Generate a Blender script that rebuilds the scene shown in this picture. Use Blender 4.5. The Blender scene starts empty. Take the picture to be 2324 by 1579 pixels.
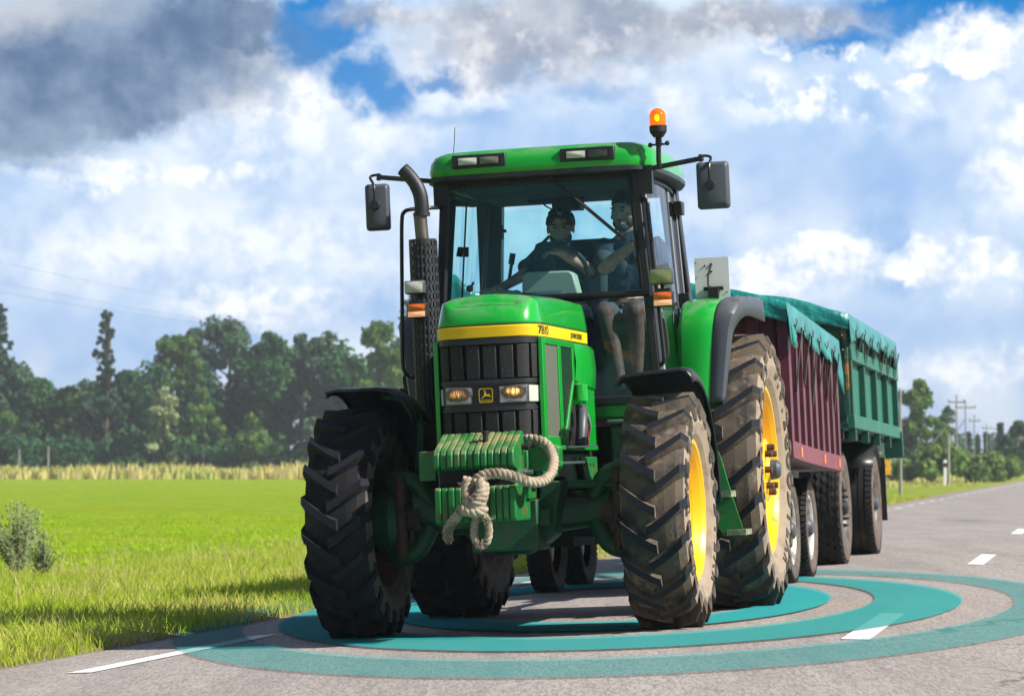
import bpy, bmesh, math, random
import numpy as np
from mathutils import Vector, Matrix, noise, kdtree

R = math.radians
sc = bpy.context.scene
COL = sc.collection
random.seed(7)
rng = np.random.default_rng(11)

# ------------------------------------------------------------------ camera
FPX, PCX, PCY, HOR = 7495.6, 1162.0, 789.5, 1047.0      # photo seen 2324 px wide
CAMLOC = Vector((-0.04, -19.73, 1.025))
PITCH = math.atan((HOR - PCY) / FPX)
cam_d = bpy.data.cameras.new('camera')
cam_d.sensor_width = 36
cam_d.lens = FPX / 2324 * 36
cam_d.clip_start = 0.5
cam_d.clip_end = 6000
cam_d.dof.use_dof = True
cam_d.dof.focus_distance = 19.4
cam_d.dof.aperture_fstop = 6.3
cam = bpy.data.objects.new('camera', cam_d)
cam.location = CAMLOC
cam.rotation_euler = (R(90) + PITCH, 0, 0)
COL.objects.link(cam)
sc.camera = cam

# ------------------------------------------------------------------ light
SUN_AZ, SUN_EL = R(20), R(40)                           # photo right, a little towards the camera
SUNV = Vector((math.cos(SUN_EL) * math.cos(SUN_AZ), -math.cos(SUN_EL) * math.sin(SUN_AZ), math.sin(SUN_EL)))
sun_d = bpy.data.lights.new('sun', 'SUN')
sun_d.energy = 5.0
sun_d.angle = R(0.5)
sun_d.color = (1.0, 0.95, 0.86)
sun = bpy.data.objects.new('sun', sun_d)
sun.rotation_euler = SUNV.to_track_quat('Z', 'Y').to_euler()
sun.location = (10, -5, 20)
COL.objects.link(sun)
sc.view_settings.view_transform = 'Standard'
sc.view_settings.look = 'None'
sc.view_settings.gamma = 1
sc.view_settings.exposure = 0.55
sc.cycles.max_bounces = 8
sc.cycles.transparent_max_bounces = 16
sc.cycles.caustics_reflective = False
sc.cycles.caustics_refractive = False
sc.cycles.sample_clamp_indirect = 4


class NT:
    """small node tree writer"""
    def __init__(s, tree):
        s.t = tree; s.n = tree.nodes; s.l = tree.links; s.n.clear()
    def node(s, kind, **kw):
        n = s.n.new(kind)
        for k, v in kw.items():
            setattr(n, k, v)
        return n
    def put(s, sock, v):
        if hasattr(v, 'is_linked') or hasattr(v, 'links'):
            s.l.new(v, sock)
        else:
            sock.default_value = v
    def m(s, op, a, b=0.0, c=None, clamp=False):
        n = s.node('ShaderNodeMath', operation=op, use_clamp=clamp)
        s.put(n.inputs[0], a); s.put(n.inputs[1], b)
        if c is not None: s.put(n.inputs[2], c)
        return n.outputs[0]
    def mr(s, v, a, b, c=0.0, d=1.0, smooth=True):
        n = s.node('ShaderNodeMapRange', interpolation_type='SMOOTHSTEP' if smooth else 'LINEAR')
        for i, x in enumerate((v, a, b, c, d)): s.put(n.inputs[i], x)
        return n.outputs[0]
    def mix(s, f, a, b):
        n = s.node('ShaderNodeMix', data_type='RGBA')
        s.put(n.inputs[0], f); s.put(n.inputs[6], a); s.put(n.inputs[7], b)
        return n.outputs[2]
    def noise(s, vec, scale, detail=4.0, rough=0.55, lac=2.0, dist=0.0, out=0):
        n = s.node('ShaderNodeTexNoise')
        s.put(n.inputs['Vector'], vec)
        n.inputs['Scale'].default_value = scale
        n.inputs['Detail'].default_value = detail
        n.inputs['Roughness'].default_value = rough
        n.inputs['Lacunarity'].default_value = lac
        n.inputs['Distortion'].default_value = dist
        return n.outputs[out]
    def vadd(s, a, b, op='ADD'):
        n = s.node('ShaderNodeVectorMath', operation=op)
        s.put(n.inputs[0], a); s.put(n.inputs[1], b)
        return n.outputs[0]
    def xyz(s, x, y, z=0.0):
        n = s.node('ShaderNodeCombineXYZ')
        for i, v in enumerate((x, y, z)): s.put(n.inputs[i], v)
        return n.outputs[0]
    def bump(s, h, strength, dist=0.01):
        n = s.node('ShaderNodeBump')
        n.inputs['Strength'].default_value = strength
        n.inputs['Distance'].default_value = dist
        s.put(n.inputs['Height'], h)
        return n.outputs[0]


def srgb(r, g, b):
    f = lambda c: (c / 255 / 12.92) if c <= 10 else ((c / 255 + 0.055) / 1.055) ** 2.4
    return (f(r), f(g), f(b), 1.0)


# ------------------------------------------------------------------ world: Nishita sky under a broken cloud deck
world = bpy.data.worlds.new('World')
sc.world = world
world.use_nodes = True
W = NT(world.node_tree)
sky = W.node('ShaderNodeTexSky', sky_type='NISHITA')
sky.sun_disc = False
sky.sun_elevation = SUN_EL
sky.sun_rotation = R(90) + SUN_AZ
sky.air_density = 1.0
sky.ozone_density = 2.0
bg_sky = W.node('ShaderNodeBackground')
W.l.new(sky.outputs[0], bg_sky.inputs[0])
bg_sky.inputs[1].default_value = 0.055
tc = W.node('ShaderNodeTexCoord')
sep = W.node('ShaderNodeSeparateXYZ')
W.l.new(tc.outputs['Generated'], sep.inputs[0])
dx, dy, dz = sep.outputs
AZ = W.m('MULTIPLY', W.m('ARCTAN2', dx, dy), 57.2958)
EL = W.m('MULTIPLY', W.m('ARCSINE', dz), 57.2958)
base = W.xyz(AZ, EL)
wob = W.noise(base, 0.45, 2, 0.5, out=1)
wob = W.vadd(W.vadd(wob, (0.5, 0.5, 0.5), 'SUBTRACT'), (1.5, 1.1, 0), 'MULTIPLY')
wob2 = W.noise(base, 1.9, 8, 0.62, out=1)
wob2 = W.vadd(W.vadd(wob2, (0.5, 0.5, 0.5), 'SUBTRACT'), (1.25, 1.05, 0), 'MULTIPLY')
WP = W.vadd(W.vadd(base, wob), wob2)
wsep = W.node('ShaderNodeSeparateXYZ'); W.l.new(WP, wsep.inputs[0])
WX, WY = wsep.outputs[0], wsep.outputs[1]
K = 57.2958 / FPX


def blob(px, py, rx, ry, rot=0.0, soft=0.5):
    """soft elliptical patch in the sky, placed by compass and height angle"""
    cx, cy = (px - PCX) * K, (HOR - py) * K
    rx, ry = rx * K, ry * K
    x = W.m('SUBTRACT', WX, cx); y = W.m('SUBTRACT', WY, cy)
    if rot:
        c, s_ = math.cos(rot), math.sin(rot)
        x, y = W.m('ADD', W.m('MULTIPLY', x, c), W.m('MULTIPLY', y, s_)), W.m('SUBTRACT', W.m('MULTIPLY', y, c), W.m('MULTIPLY', x, s_))
    x = W.m('DIVIDE', x, rx); y = W.m('DIVIDE', y, ry)
    d = W.m('SQRT', W.m('ADD', W.m('MULTIPLY', x, x), W.m('MULTIPLY', y, y)))
    return W.mr(d, 1 + soft, 1 - soft)


def vmax(*a):
    r = a[0]
    for b in a[1:]: r = W.m('MAXIMUM', r, b)
    return r


n_big = W.noise(base, 0.42, 3, 0.5)
n_mid = W.noise(W.vadd(base, (31, 7, 0)), 0.60, 8, 0.6)
n_fin = W.noise(W.vadd(base, (5, 3, 0)), 1.7, 9, 0.62)
# clear blue where the deck opens
holes = vmax(blob(735, 55, 105, 90, 0, .35), blob(850, 190, 110, 60, -0.5, .5), blob(990, 170, 60, 25, 0, .7),
             blob(2140, 10, 270, 62, 0, .4), blob(1900, 85, 130, 32, 0.1, .5),
             W.m('MULTIPLY', blob(1190, 150, 90, 28, 0, .9), .55), W.m('MULTIPLY', blob(1360, 195, 85, 30, 0, .9), .6),
             W.m('MULTIPLY', blob(1000, 260, 100, 22, 0, .9), .35), W.m('MULTIPLY', blob(40, 385, 160, 14, 0, .9), .5),
             W.m('MULTIPLY', blob(1650, 790, 500, 40, 0, .9), 0.0))
elf = W.mr(EL, 0.0, 8.0, 0, 1, smooth=False)
blue = W.mix(elf, (0.36, 0.56, 0.87, 1), (0.0, 0.22, 0.62, 1))
haze_c = W.mix(W.mr(n_mid, .34, .66), (0.34, 0.53, 0.84, 1), (0.60, 0.75, 0.95, 1))
col = W.mix(W.mr(n_big, .42, .66), haze_c, (0.78, 0.87, 0.98, 1))
# mid-level bluish shade patches
shade = vmax(blob(1700, 620, 420, 90, 0, .9), blob(2150, 760, 260, 60, 0, .8), blob(120, 740, 200, 110, 0, .9), blob(1450, 330, 420, 60, 0, .9), blob(2000, 420, 300, 80, 0, .9))
col = W.mix(W.m('MULTIPLY', shade, .6), col, (0.30, 0.50, 0.84, 1))
# bright cumulus heads
white = vmax(blob(620, 190, 190, 110, 0, .6), W.m('MULTIPLY', blob(700, 310, 260, 60, 0, .9), .7), blob(2150, 95, 150, 62, 0, .13), blob(2270, 130, 110, 60, 0, .15),
             blob(1910, 110, 55, 22, 0, .18), blob(1820, 118, 26, 12, 0, .2), blob(1722, 105, 55, 28, -.4, .2), blob(2060, 185, 60, 16, 0, .5),
             W.m('MULTIPLY', blob(1450, 190, 120, 34, 0, .6), .8), blob(1070, 150, 110, 70, 0, .8), blob(1030, 90, 90, 60, 0, .8),
             blob(1840, 600, 150, 65, 0, .28), blob(2150, 610, 190, 62, 0, .22), blob(1700, 650, 200, 50, 0, .7), blob(2290, 350, 70, 130, 0, .7),
             W.m('MULTIPLY', blob(330, 560, 420, 90, 0, .9), .55), W.m('MULTIPLY', blob(700, 560, 250, 100, 0, .9), .6), blob(560, 700, 180, 40, 0, .7), blob(250, 385, 400, 25, 0, .9),
             W.m('MULTIPLY', blob(2200, 850, 300, 25, 0, .8), .7), W.m('MULTIPLY', blob(1300, 480, 400, 80, 0, .9), .5),
             W.m('MULTIPLY', blob(1900, 230, 200, 50, 0, .8), W.mr(n_fin, .45, .6)))
wcol = W.mix(W.mr(n_fin, .38, .60), (0.66, 0.77, 0.94, 1), (1.12, 1.12, 1.12, 1))
col = W.mix(W.m('MULTIPLY', white, .88), col, wcol)
col = W.mix(holes, col, blue)
# grey undersides of the nearer clouds
grey = vmax(blob(1330, 45, 430, 55, 0, .5), blob(1180, 95, 240, 50, 0, .7), blob(1700, 40, 250, 45, 0, .6), blob(890, 30, 110, 30, 0, .8), blob(1330, 110, 300, 50, .1, .8))
gcol = W.mix(W.mr(n_mid, .36, .66), (0.30, 0.34, 0.43, 1), (0.58, 0.60, 0.67, 1))
gcol = W.mix(W.mr(n_fin, .48, .72), gcol, (0.80, 0.80, 0.84, 1))
col = W.mix(W.m('MULTIPLY', grey, .85), col, gcol)
dark = vmax(blob(180, 110, 460, 150, 0, .5), blob(60, 260, 260, 115, 0.2, .4), blob(500, 45, 170, 62, 0, .35), blob(300, 235, 190, 65, .3, .5))
dcol = W.mix(W.mr(n_mid, .34, .68), (0.10, 0.17, 0.31, 1), (0.27, 0.37, 0.52, 1))
dcol = W.mix(blob(60, 20, 170, 60, 0, .9), dcol, (0.52, 0.56, 0.64, 1))
col = W.mix(W.m('MULTIPLY', dark, .96), col, dcol)
bg_c = W.node('ShaderNodeBackground')
W.l.new(col, bg_c.inputs[0])
near = W.m('MULTIPLY', W.mr(W.m('ABSOLUTE', W.m('SUBTRACT', AZ, 8)), 75, 22), W.mr(EL, 24, 12))
W.put(bg_c.inputs[1], W.m('ADD', W.m('MULTIPLY', near, .42), .33))
# broad cloud cover: full ahead of the lens, thinner high up and behind
cover = W.m('MULTIPLY', W.mr(EL, 40, 18), 1.0)
front = W.mr(W.m('ABSOLUTE', AZ), 100, 70)
cover = W.m('MULTIPLY', cover, front)
patch = W.mr(W.noise(tc.outputs['Generated'], 2.2, 5, .55), .50, .62)
cover = W.m('MAXIMUM', cover, W.m('MULTIPLY', patch, .35))
mixs = W.node('ShaderNodeMixShader')
W.put(mixs.inputs[0], cover)
W.l.new(bg_sky.outputs[0], mixs.inputs[1]); W.l.new(bg_c.outputs[0], mixs.inputs[2])
wo = W.node('ShaderNodeOutputWorld')
W.l.new(mixs.outputs[0], wo.inputs[0])

# ------------------------------------------------------------------ frames
YAW, ROLL = 0.2083, 0.044
M = Matrix.Rotation(-YAW, 4, 'Z') @ Matrix.Rotation(-ROLL, 4, 'Y')      # lane frame: X to the tractor's left, Y to its rear
MI = M.inverted()


def at(px, py, ax, val):
    """lane-frame point seen at a photo pixel and lying at the given real distance along one axis"""
    d = Vector(((px - PCX) / FPX, 1, -(py - PCY) / FPX))
    c, s = math.cos(PITCH), math.sin(PITCH)
    dw = Vector((d.x, d.y * c - d.z * s, d.y * s + d.z * c))
    o = MI @ CAMLOC
    dl = MI.to_3x3() @ dw
    i = 'xyz'.index(ax)
    return o + dl * ((val - o[i]) / dl[i])


# ------------------------------------------------------------------ materials
MATS = {}


def pbr(name, base, rough=.5, metal=0.0, var=None, bump=None, coat=0.0, spec=.5, emit=None, var2=None, dust_sheen=None, alpha=None, trans=None):
    if name in MATS: return MATS[name]
    m = bpy.data.materials.new(name); m.use_nodes = True
    T = NT(m.node_tree)
    p = T.node('ShaderNodeBsdfPrincipled')
    o = T.node('ShaderNodeOutputMaterial'); T.l.new(p.outputs[0], o.inputs[0])
    co = T.node('ShaderNodeTexCoord').outputs['Object']
    c = (*base, 1.0) if len(base) == 3 else base
    for v in (var, var2):
        if v:
            vc, scale, lo, hi = v[:4]
            amt = v[4] if len(v) > 4 else 1.0
            nz = T.mr(T.noise(co, scale, 6, .62), lo, hi, 0, amt)
            c = T.mix(nz, c, (*vc, 1.0))
    if dust_sheen:   # pale layer on faces that look up
        g = T.node('ShaderNodeNewGeometry'); sp = T.node('ShaderNodeSeparateXYZ'); T.l.new(g.outputs['Normal'], sp.inputs[0])
        f = T.m('MULTIPLY', T.mr(sp.outputs[2], .2, .9, 0, dust_sheen[1]), T.mr(T.noise(co, 9, 5, .6), .35, .65))
        c = T.mix(f, c, (*dust_sheen[0], 1.0))
    T.put(p.inputs['Base Color'], c)
    p.inputs['Roughness'].default_value = rough
    p.inputs['Metallic'].default_value = metal
    p.inputs['Specular IOR Level'].default_value = spec
    p.inputs['Coat Weight'].default_value = coat
    p.inputs['Coat Roughness'].default_value = .08
    if emit:
        p.inputs['Emission Color'].default_value = (*emit[0], 1); p.inputs['Emission Strength'].default_value = emit[1]
    if bump:
        T.l.new(T.bump(T.noise(co, bump[0], 5, .6), bump[1], bump[2] if len(bump) > 2 else .004), p.inputs['Normal'])
    MATS[name] = m
    return m


def glass(name, tint, refl=.9, rough=.0, extra=None, ior=1.45):
    m = bpy.data.materials.new(name); m.use_nodes = True
    T = NT(m.node_tree)
    tr = T.node('ShaderNodeBsdfTransparent'); tr.inputs[0].default_value = (*tint, 1)
    gl = T.node('ShaderNodeBsdfGlossy'); gl.inputs[0].default_value = (refl, refl, refl, 1); gl.inputs['Roughness'].default_value = rough
    fr = T.node('ShaderNodeFresnel'); fr.inputs[0].default_value = ior
    mx = T.node('ShaderNodeMixShader'); T.l.new(fr.outputs[0], mx.inputs[0]); T.l.new(tr.outputs[0], mx.inputs[1]); T.l.new(gl.outputs[0], mx.inputs[2])
    last = mx.outputs[0]
    if extra:      # a thin film of dust that catches light
        df = T.node('ShaderNodeBsdfDiffuse'); df.inputs[0].default_value = (*extra[0], 1)
        co = T.node('ShaderNodeTexCoord').outputs['Object']
        f = T.mr(T.noise(co, 3.0, 6, .6), .3, .7, extra[1] * .5, extra[1])
        m2 = T.node('ShaderNodeMixShader'); T.put(m2.inputs[0], f); T.l.new(last, m2.inputs[1]); T.l.new(df.outputs[0], m2.inputs[2])
        last = m2.outputs[0]
    o = T.node('ShaderNodeOutputMaterial'); T.l.new(last, o.inputs[0])
    return m


G = pbr('green_paint', (0.003, 0.36, 0.030), .25, var=((0.008, 0.27, 0.03), 2.2, .45, .75, .6), var2=((0.10, 0.22, 0.08), 34, .66, .76, .5), coat=.6, bump=(60, .04, .001), dust_sheen=((.30, .36, .26), .4), spec=.35)  # pale top layer also paints the sky's reflection into the colour
GW = pbr('worn_green_paint', (0.004, 0.17, 0.03), .42, var=((0.20, 0.08, 0.032), 9, .55, .66, .85), var2=((0.02, 0.09, 0.03), 5, .4, .7, .7), bump=(40, .15), dust_sheen=((.38, .33, .16), .7))
GD = pbr('dull_shaded_green', (0.003, 0.062, 0.022), .5, var=((0.055, 0.045, 0.032), 5, .5, .72), bump=(30, .2), dust_sheen=((.12, .10, .07), .6))  # dull dirty paint, its base darkened to carry the shade under the tractor
YL = pbr('yellow_paint', (0.88, 0.50, 0.002), .35, var=((0.40, 0.20, 0.03), 8, .62, .75), coat=.3)
YS = pbr('yellow_stripe', (0.88, 0.60, 0.0), .45)
BKP = pbr('black_plastic', (0.016, 0.019, 0.026), .42, var=((0.05, 0.05, 0.055), 25, .5, .8, .6), bump=(120, .1, .001))
GRL = pbr('dusty_grille', (0.007, 0.008, 0.010), .7, var=((0.15, 0.15, 0.145), 75, .55, .76, .7), var2=((0.008, 0.008, 0.01), 6, .4, .7, .7), bump=(150, .3, .002))
GRD = pbr('grille_gap', (0.006, 0.006, 0.008), .8)
BKM = pbr('black_metal', (0.012, 0.013, 0.016), .38, var=((0.05, 0.04, 0.035), 14, .6, .75))
GRY = pbr('grey_plastic', (0.060, 0.070, 0.090), .45, bump=(200, .12, .001), dust_sheen=((.25, .25, .25), .3))
TYD = pbr('dusty_tyre_rubber', (0.115, 0.086, 0.064), .9, var=((0.032, 0.028, 0.027), 4.5, .44, .64), var2=((0.27, 0.20, 0.145), 11, .54, .72, .8), bump=(70, .5, .006))
TYS = pbr('clay_coated_sidewall', (0.31, 0.24, 0.18), .9, var=((0.17, 0.13, 0.10), 7, .45, .7), bump=(60, .35, .004))
TYL = pbr('tyre_lug_rubber', (0.010, 0.013, 0.020), .7, spec=.25, var=((0.055, 0.045, 0.037), 8, .62, .78, .5), bump=(90, .3, .002))
TYM = pbr('tyre_marking', (0.050, 0.043, 0.038), .8, var=((0.12, 0.095, 0.075), 20, .5, .7))
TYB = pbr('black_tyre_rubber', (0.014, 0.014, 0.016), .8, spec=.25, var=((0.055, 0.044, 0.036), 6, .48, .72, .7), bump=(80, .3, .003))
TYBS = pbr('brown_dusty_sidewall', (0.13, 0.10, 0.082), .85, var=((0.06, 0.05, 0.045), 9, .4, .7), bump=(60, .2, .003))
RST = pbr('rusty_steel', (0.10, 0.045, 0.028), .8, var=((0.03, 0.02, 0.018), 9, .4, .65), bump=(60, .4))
STL = pbr('bare_steel', (0.42, 0.40, 0.38), .38, .9, var=((0.12, 0.08, 0.06), 12, .55, .75), bump=(60, .1))
CHR = pbr('bright_trim', (0.6, 0.63, 0.68), .22, .9)
PLG = pbr('pillar_grey', (0.30, 0.33, 0.38), .35, spec=.5)
WHP = pbr('white_painted_steel', (0.88, 0.89, 0.90), .4, var=((0.25, 0.12, 0.07), 22, .70, .76))
LNS = pbr('clear_lens', (0.55, 0.55, 0.50), .12, bump=(60, .6, .004), coat=1)
LNY = pbr('yellowed_lens', (0.24, 0.25, 0.10), .15, bump=(60, .6, .004), coat=1)
AMB = pbr('amber_lens', (0.75, 0.15, 0.004), .15, coat=1, bump=(90, .4, .003))
AMBL = pbr('lit_amber_lens', (0.8, 0.32, 0.16), .15, coat=1, emit=((1.0, .55, .30), .35))
RUB = pbr('dark_rubber', (0.010, 0.010, 0.012), .6)
EXP = pbr('exhaust_black', (0.017, 0.019, 0.027), .5, bump=(80, .15, .001))
EXB = pbr('burnt_pipe', (0.16, 0.135, 0.13), .42, .7, var=((0.09, 0.05, 0.04), 6, .45, .7))
RPE = pbr('rope_fibre', (0.46, 0.37, 0.27), .92, var=((0.15, 0.11, 0.075), 11, .45, .64, .85), bump=(160, 1.0, .006))
CAB = pbr('cab_trim', (0.05, 0.06, 0.075), .7)
BEI = pbr('beige_plastic', (0.50, 0.50, 0.40), .5)
SKN = pbr('skin', (0.62, 0.33, 0.23), .55, var=((0.38, 0.18, 0.13), 14, .4, .7))
HAR = pbr('dark_hair', (0.030, 0.020, 0.015), .75, var=((0.075, 0.05, 0.035), 45, .5, .7), bump=(110, 1.0, .01))
BRD = pbr('brown_beard', (0.07, 0.035, 0.022), .8, bump=(130, 1.0, .006))
SHT = pbr('navy_cloth', (0.022, 0.035, 0.062), .9, bump=(18, .5, .02))
SHT2 = pbr('charcoal_cloth', (0.030, 0.038, 0.050), .9, bump=(18, .5, .02))
SHG = pbr('pale_grey_cloth', (0.38, 0.40, 0.42), .9, bump=(18, .5, .02))
WINE = pbr('wine_red_paint', (0.13, 0.020, 0.042), .42, var=((0.07, 0.014, 0.022), 3, .4, .7), var2=((0.30, 0.16, 0.15), 26, .68, .76), dust_sheen=((.25, .14, .14), .3))
WIND = pbr('wine_red_rail', (0.20, 0.055, 0.072), .6, var=((0.13, 0.03, 0.045), 9, .5, .7))
TGR = pbr('trailer_green', (0.010, 0.125, 0.080), .5, var=((0.02, 0.165, 0.11), 3, .4, .7), var2=((0.28, 0.13, 0.03), 14, .68, .76))
TGD = pbr('trailer_dark_green', (0.006, 0.075, 0.055), .5, var=((0.12, 0.09, 0.05), 12, .62, .74))
ORG = pbr('orange_primer', (0.50, 0.20, 0.03), .7, var=((0.02, 0.10, 0.06), 7, .42, .52))
WOD = pbr('old_board', (0.36, 0.30, 0.22), .85, var=((0.10, 0.16, 0.10), 4, .5, .7), bump=(50, .3))
REF = pbr('orange_reflector', (0.95, 0.22, 0.01), .3)
TEAL = pbr('teal_tarpaulin', (0.002, 0.19, 0.18), .38, var=((0.03, 0.30, 0.27), 1.6, .42, .7), bump=(4, .8, .06), coat=.15)
SHD = pbr('faded_print', (0.075, 0.085, 0.10), .9)
POLE = pbr('weathered_pole', (0.30, 0.285, 0.27), .9, bump=(6, .4, .03))
BARK = pbr('bark', (0.085, 0.065, 0.050), .9, bump=(6, .6, .05))
PAINT = pbr('road_paint', (0.78, 0.78, 0.76), .7, var=((0.35, 0.34, 0.32), 25, .62, .8, .6))
CLN = glass('side_glass', (0.80, 0.92, 0.97), .95, ior=1.7)
WSG = glass('tinted_windshield', (0.64, 0.93, 0.97), .5, extra=((.03, .19, .28), .14))
RWG = glass('rear_glass', (0.80, 1.0, 1.0), .7)


# ------------------------------------------------------------------ mesh builder
def V3(*a): return Vector(a)
def lerp(a, b, t): return a + (b - a) * t


class MB:
    def __init__(s):
        s.v, s.f, s.mi = [], [], []
    def add(s, vs, fs, mat=0):
        o = len(s.v)
        s.v.extend(tuple(v) for v in vs)
        for f in fs:
            s.f.append(tuple(i + o for i in f)); s.mi.append(mat)
        return s
    def hexa(s, p, mat=0):
        return s.add(p, [(0, 3, 2, 1), (4, 5, 6, 7), (0, 1, 5, 4), (1, 2, 6, 5), (2, 3, 7, 6), (3, 0, 4, 7)], mat)
    def box(s, x0, x1, y0, y1, z0, z1, mat=0):
        return s.hexa([(x0, y0, z0), (x1, y0, z0), (x1, y1, z0), (x0, y1, z0), (x0, y0, z1), (x1, y0, z1), (x1, y1, z1), (x0, y1, z1)], mat)
    def beam(s, a, b, w, h, up=(0, 0, 1), mat=0):
        a, b = Vector(a), Vector(b); d = (b - a).normalized(); u = Vector(up)
        r = d.cross(u).normalized(); u = r.cross(d).normalized()
        p = []
        for q in (a, b):
            for i, j in ((-1, -1), (1, -1), (1, 1), (-1, 1)): p.append(q + r * (i * w / 2) + u * (j * h / 2))
        return s.add(p, [(0, 1, 2, 3), (7, 6, 5, 4), (0, 4, 5, 1), (1, 5, 6, 2), (2, 6, 7, 3), (3, 7, 4, 0)], mat)
    def prism(s, poly, ax, a, b, mat=0):
        """poly in the two other axes, extruded along ax from a to b"""
        n = len(poly); vs = []
        for t in (a, b):
            for q in poly:
                vs.append({'x': (t, q[0], q[1]), 'y': (q[0], t, q[1]), 'z': (q[0], q[1], t)}[ax])
        fs = [tuple(range(n - 1, -1, -1)), tuple(range(n, 2 * n))]
        for i in range(n):
            j = (i + 1) % n; fs.append((i, j, n + j, n + i))
        return s.add(vs, fs, mat)
    def grid(s, rows, mat=0, close_u=False, caps=False):
        nr, nc = len(rows), len(rows[0]); vs = [p for r in rows for p in r]; fs = []
        for i in range(nr - 1):
            for j in range(nc if close_u else nc - 1):
                k = (j + 1) % nc
                fs.append((i * nc + j, i * nc + k, (i + 1) * nc + k, (i + 1) * nc + j))
        if caps:
            fs.append(tuple(range(nc - 1, -1, -1))); fs.append(tuple((nr - 1) * nc + j for j in range(nc)))
        return s.add(vs, fs, mat)
    def tube(s, path, r, n=8, mat=0, caps=True):
        P = [Vector(p) for p in path]; rr = r if isinstance(r, (list, tuple)) else [r] * len(P)
        t0 = (P[1] - P[0]).normalized()
        nrm = t0.cross(Vector((0, 0, 1)) if abs(t0.z) < .9 else Vector((1, 0, 0))).normalized()
        rows = []
        for i, p in enumerate(P):
            if i == 0: t = P[1] - P[0]
            elif i == len(P) - 1: t = P[-1] - P[-2]
            else: t = (P[i + 1] - P[i]).normalized() + (P[i] - P[i - 1]).normalized()
            t.normalize(); nrm = (nrm - t * nrm.dot(t)).normalized(); b = t.cross(nrm)
            rows.append([p + (nrm * math.cos(2 * math.pi * k / n) + b * math.sin(2 * math.pi * k / n)) * rr[i] for k in range(n)])
        return s.grid(rows, mat, True, caps)
    def lathe(s, prof, o, axis='x', n=32, mat=0, sgn=1, mats=None, close=False):
        """prof = list of (along axis, radius)"""
        o = Vector(o); rows = []
        for h, r in prof:
            row = []
            for k in range(n):
                a = 2 * math.pi * k / n; c, q = math.cos(a) * r, math.sin(a) * r
                row.append(o + {'x': V3(h * sgn, c, q), 'y': V3(c, h * sgn, q), 'z': V3(c, q, h * sgn)}[axis])
            rows.append(row)
        if close: rows.append(rows[0])
        for i in range(len(rows) - 1):
            s.grid(rows[i:i + 2], mats[i] if mats else mat, True)
        return s
    def ball(s, c, r, n=12, m=8, mat=0, rot=None):
        c = Vector(c); r = (r, r, r) if not hasattr(r, '__len__') else r; rows = []
        for i in range(m + 1):
            t = math.pi * i / m
            row = []
            for k in range(n):
                a = 2 * math.pi * k / n
                q = V3(math.sin(t) * math.cos(a) * r[0], math.sin(t) * math.sin(a) * r[1], math.cos(t) * r[2])
                if rot: q = rot @ q
                row.append(c + q)
            rows.append(row)
        return s.grid(rows, mat, True)
    def limb(s, a, b, ra, rb, n=12):
        a, b = Vector(a), Vector(b)
        s.ball(a, ra, n, 8); s.ball(b, rb, n, 8)
        return s.tube([a, b], [ra, rb], n)
    def build(s, name, mats, parent=None, bevel=0, smooth=38, off=None, seg=2, mods=None, merge=False):
        me = bpy.data.meshes.new(name)
        vs = s.v if off is None else [(v[0] - off[0], v[1] - off[1], v[2] - off[2]) for v in s.v]
        me.from_pydata(vs, [], s.f)
        mats = mats if isinstance(mats, (list, tuple)) else [mats]
        for m in mats: me.materials.append(m)
        me.polygons.foreach_set('material_index', s.mi)
        bm = bmesh.new(); bm.from_mesh(me)
        if merge: bmesh.ops.remove_doubles(bm, verts=bm.verts, dist=1e-5)
        bmesh.ops.recalc_face_normals(bm, faces=bm.faces)
        bm.to_mesh(me); bm.free()
        if smooth:
            me.shade_smooth(); me.set_sharp_from_angle(angle=R(smooth))
        ob = bpy.data.objects.new(name, me); COL.objects.link(ob)
        if parent: ob.parent = parent
        if bevel:
            b = ob.modifiers.new('bevel', 'BEVEL'); b.width = bevel; b.segments = seg; b.limit_method = 'ANGLE'; b.angle_limit = R(40)
        return ob


OFF = {}      # lane-frame origin of each thing


def thing(name, label, cat, loc=(0, 0, 0), group=None, lane=True):
    o = bpy.data.objects.new(name, None); COL.objects.link(o)
    o.empty_display_size = .2
    o.matrix_world = (M @ Matrix.Translation(loc)) if lane else Matrix.Translation(loc)
    o['label'] = label; o['category'] = cat
    if group: o['group'] = group
    OFF[o.name] = Vector(loc)
    return o


def part(name, mb, mats, root, parent=None, **kw):
    """a mesh given in the frame of its thing's surroundings, hung under the thing or one of its parts"""
    return mb.build(name, mats, parent or root, off=OFF[root.name], **kw)


def single(name, mb, mats, label, cat, loc=(0, 0, 0), group=None, lane=True, kind=None, **kw):
    o = mb.build(name, mats, None, off=Vector(loc), **kw)
    o.matrix_world = (M @ Matrix.Translation(loc)) if lane else Matrix.Translation(loc)
    if label: o['label'] = label
    if cat: o['category'] = cat
    if group: o['group'] = group
    if kind: o['kind'] = kind
    return o


def text_mesh(txt, size, depth=0.0, bold=0.0):
    cu = bpy.data.curves.new('lettering', 'FONT'); cu.body = txt; cu.size = size; cu.extrude = depth; cu.offset = bold
    cu.align_x = 'CENTER'; cu.align_y = 'CENTER'; cu.resolution_u = 3
    ob = bpy.data.objects.new('lettering', cu); COL.objects.link(ob)
    bpy.context.view_layer.update()
    me = bpy.data.meshes.new_from_object(ob.evaluated_get(bpy.context.evaluated_depsgraph_get()))
    vs = [Vector(v.co) for v in me.vertices]; fs = [tuple(p.vertices) for p in me.polygons]
    bpy.data.objects.remove(ob); bpy.data.curves.remove(cu); bpy.data.meshes.remove(me)
    return vs, fs


def arc_pts(c, r, a0, a1, n, ax='x', at_=0.0):
    out = []
    for i in range(n + 1):
        a = R(a0 + (a1 - a0) * i / n)
        out.append((c[0] + r * math.cos(a), c[1] + r * math.sin(a)))
    return out


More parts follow.
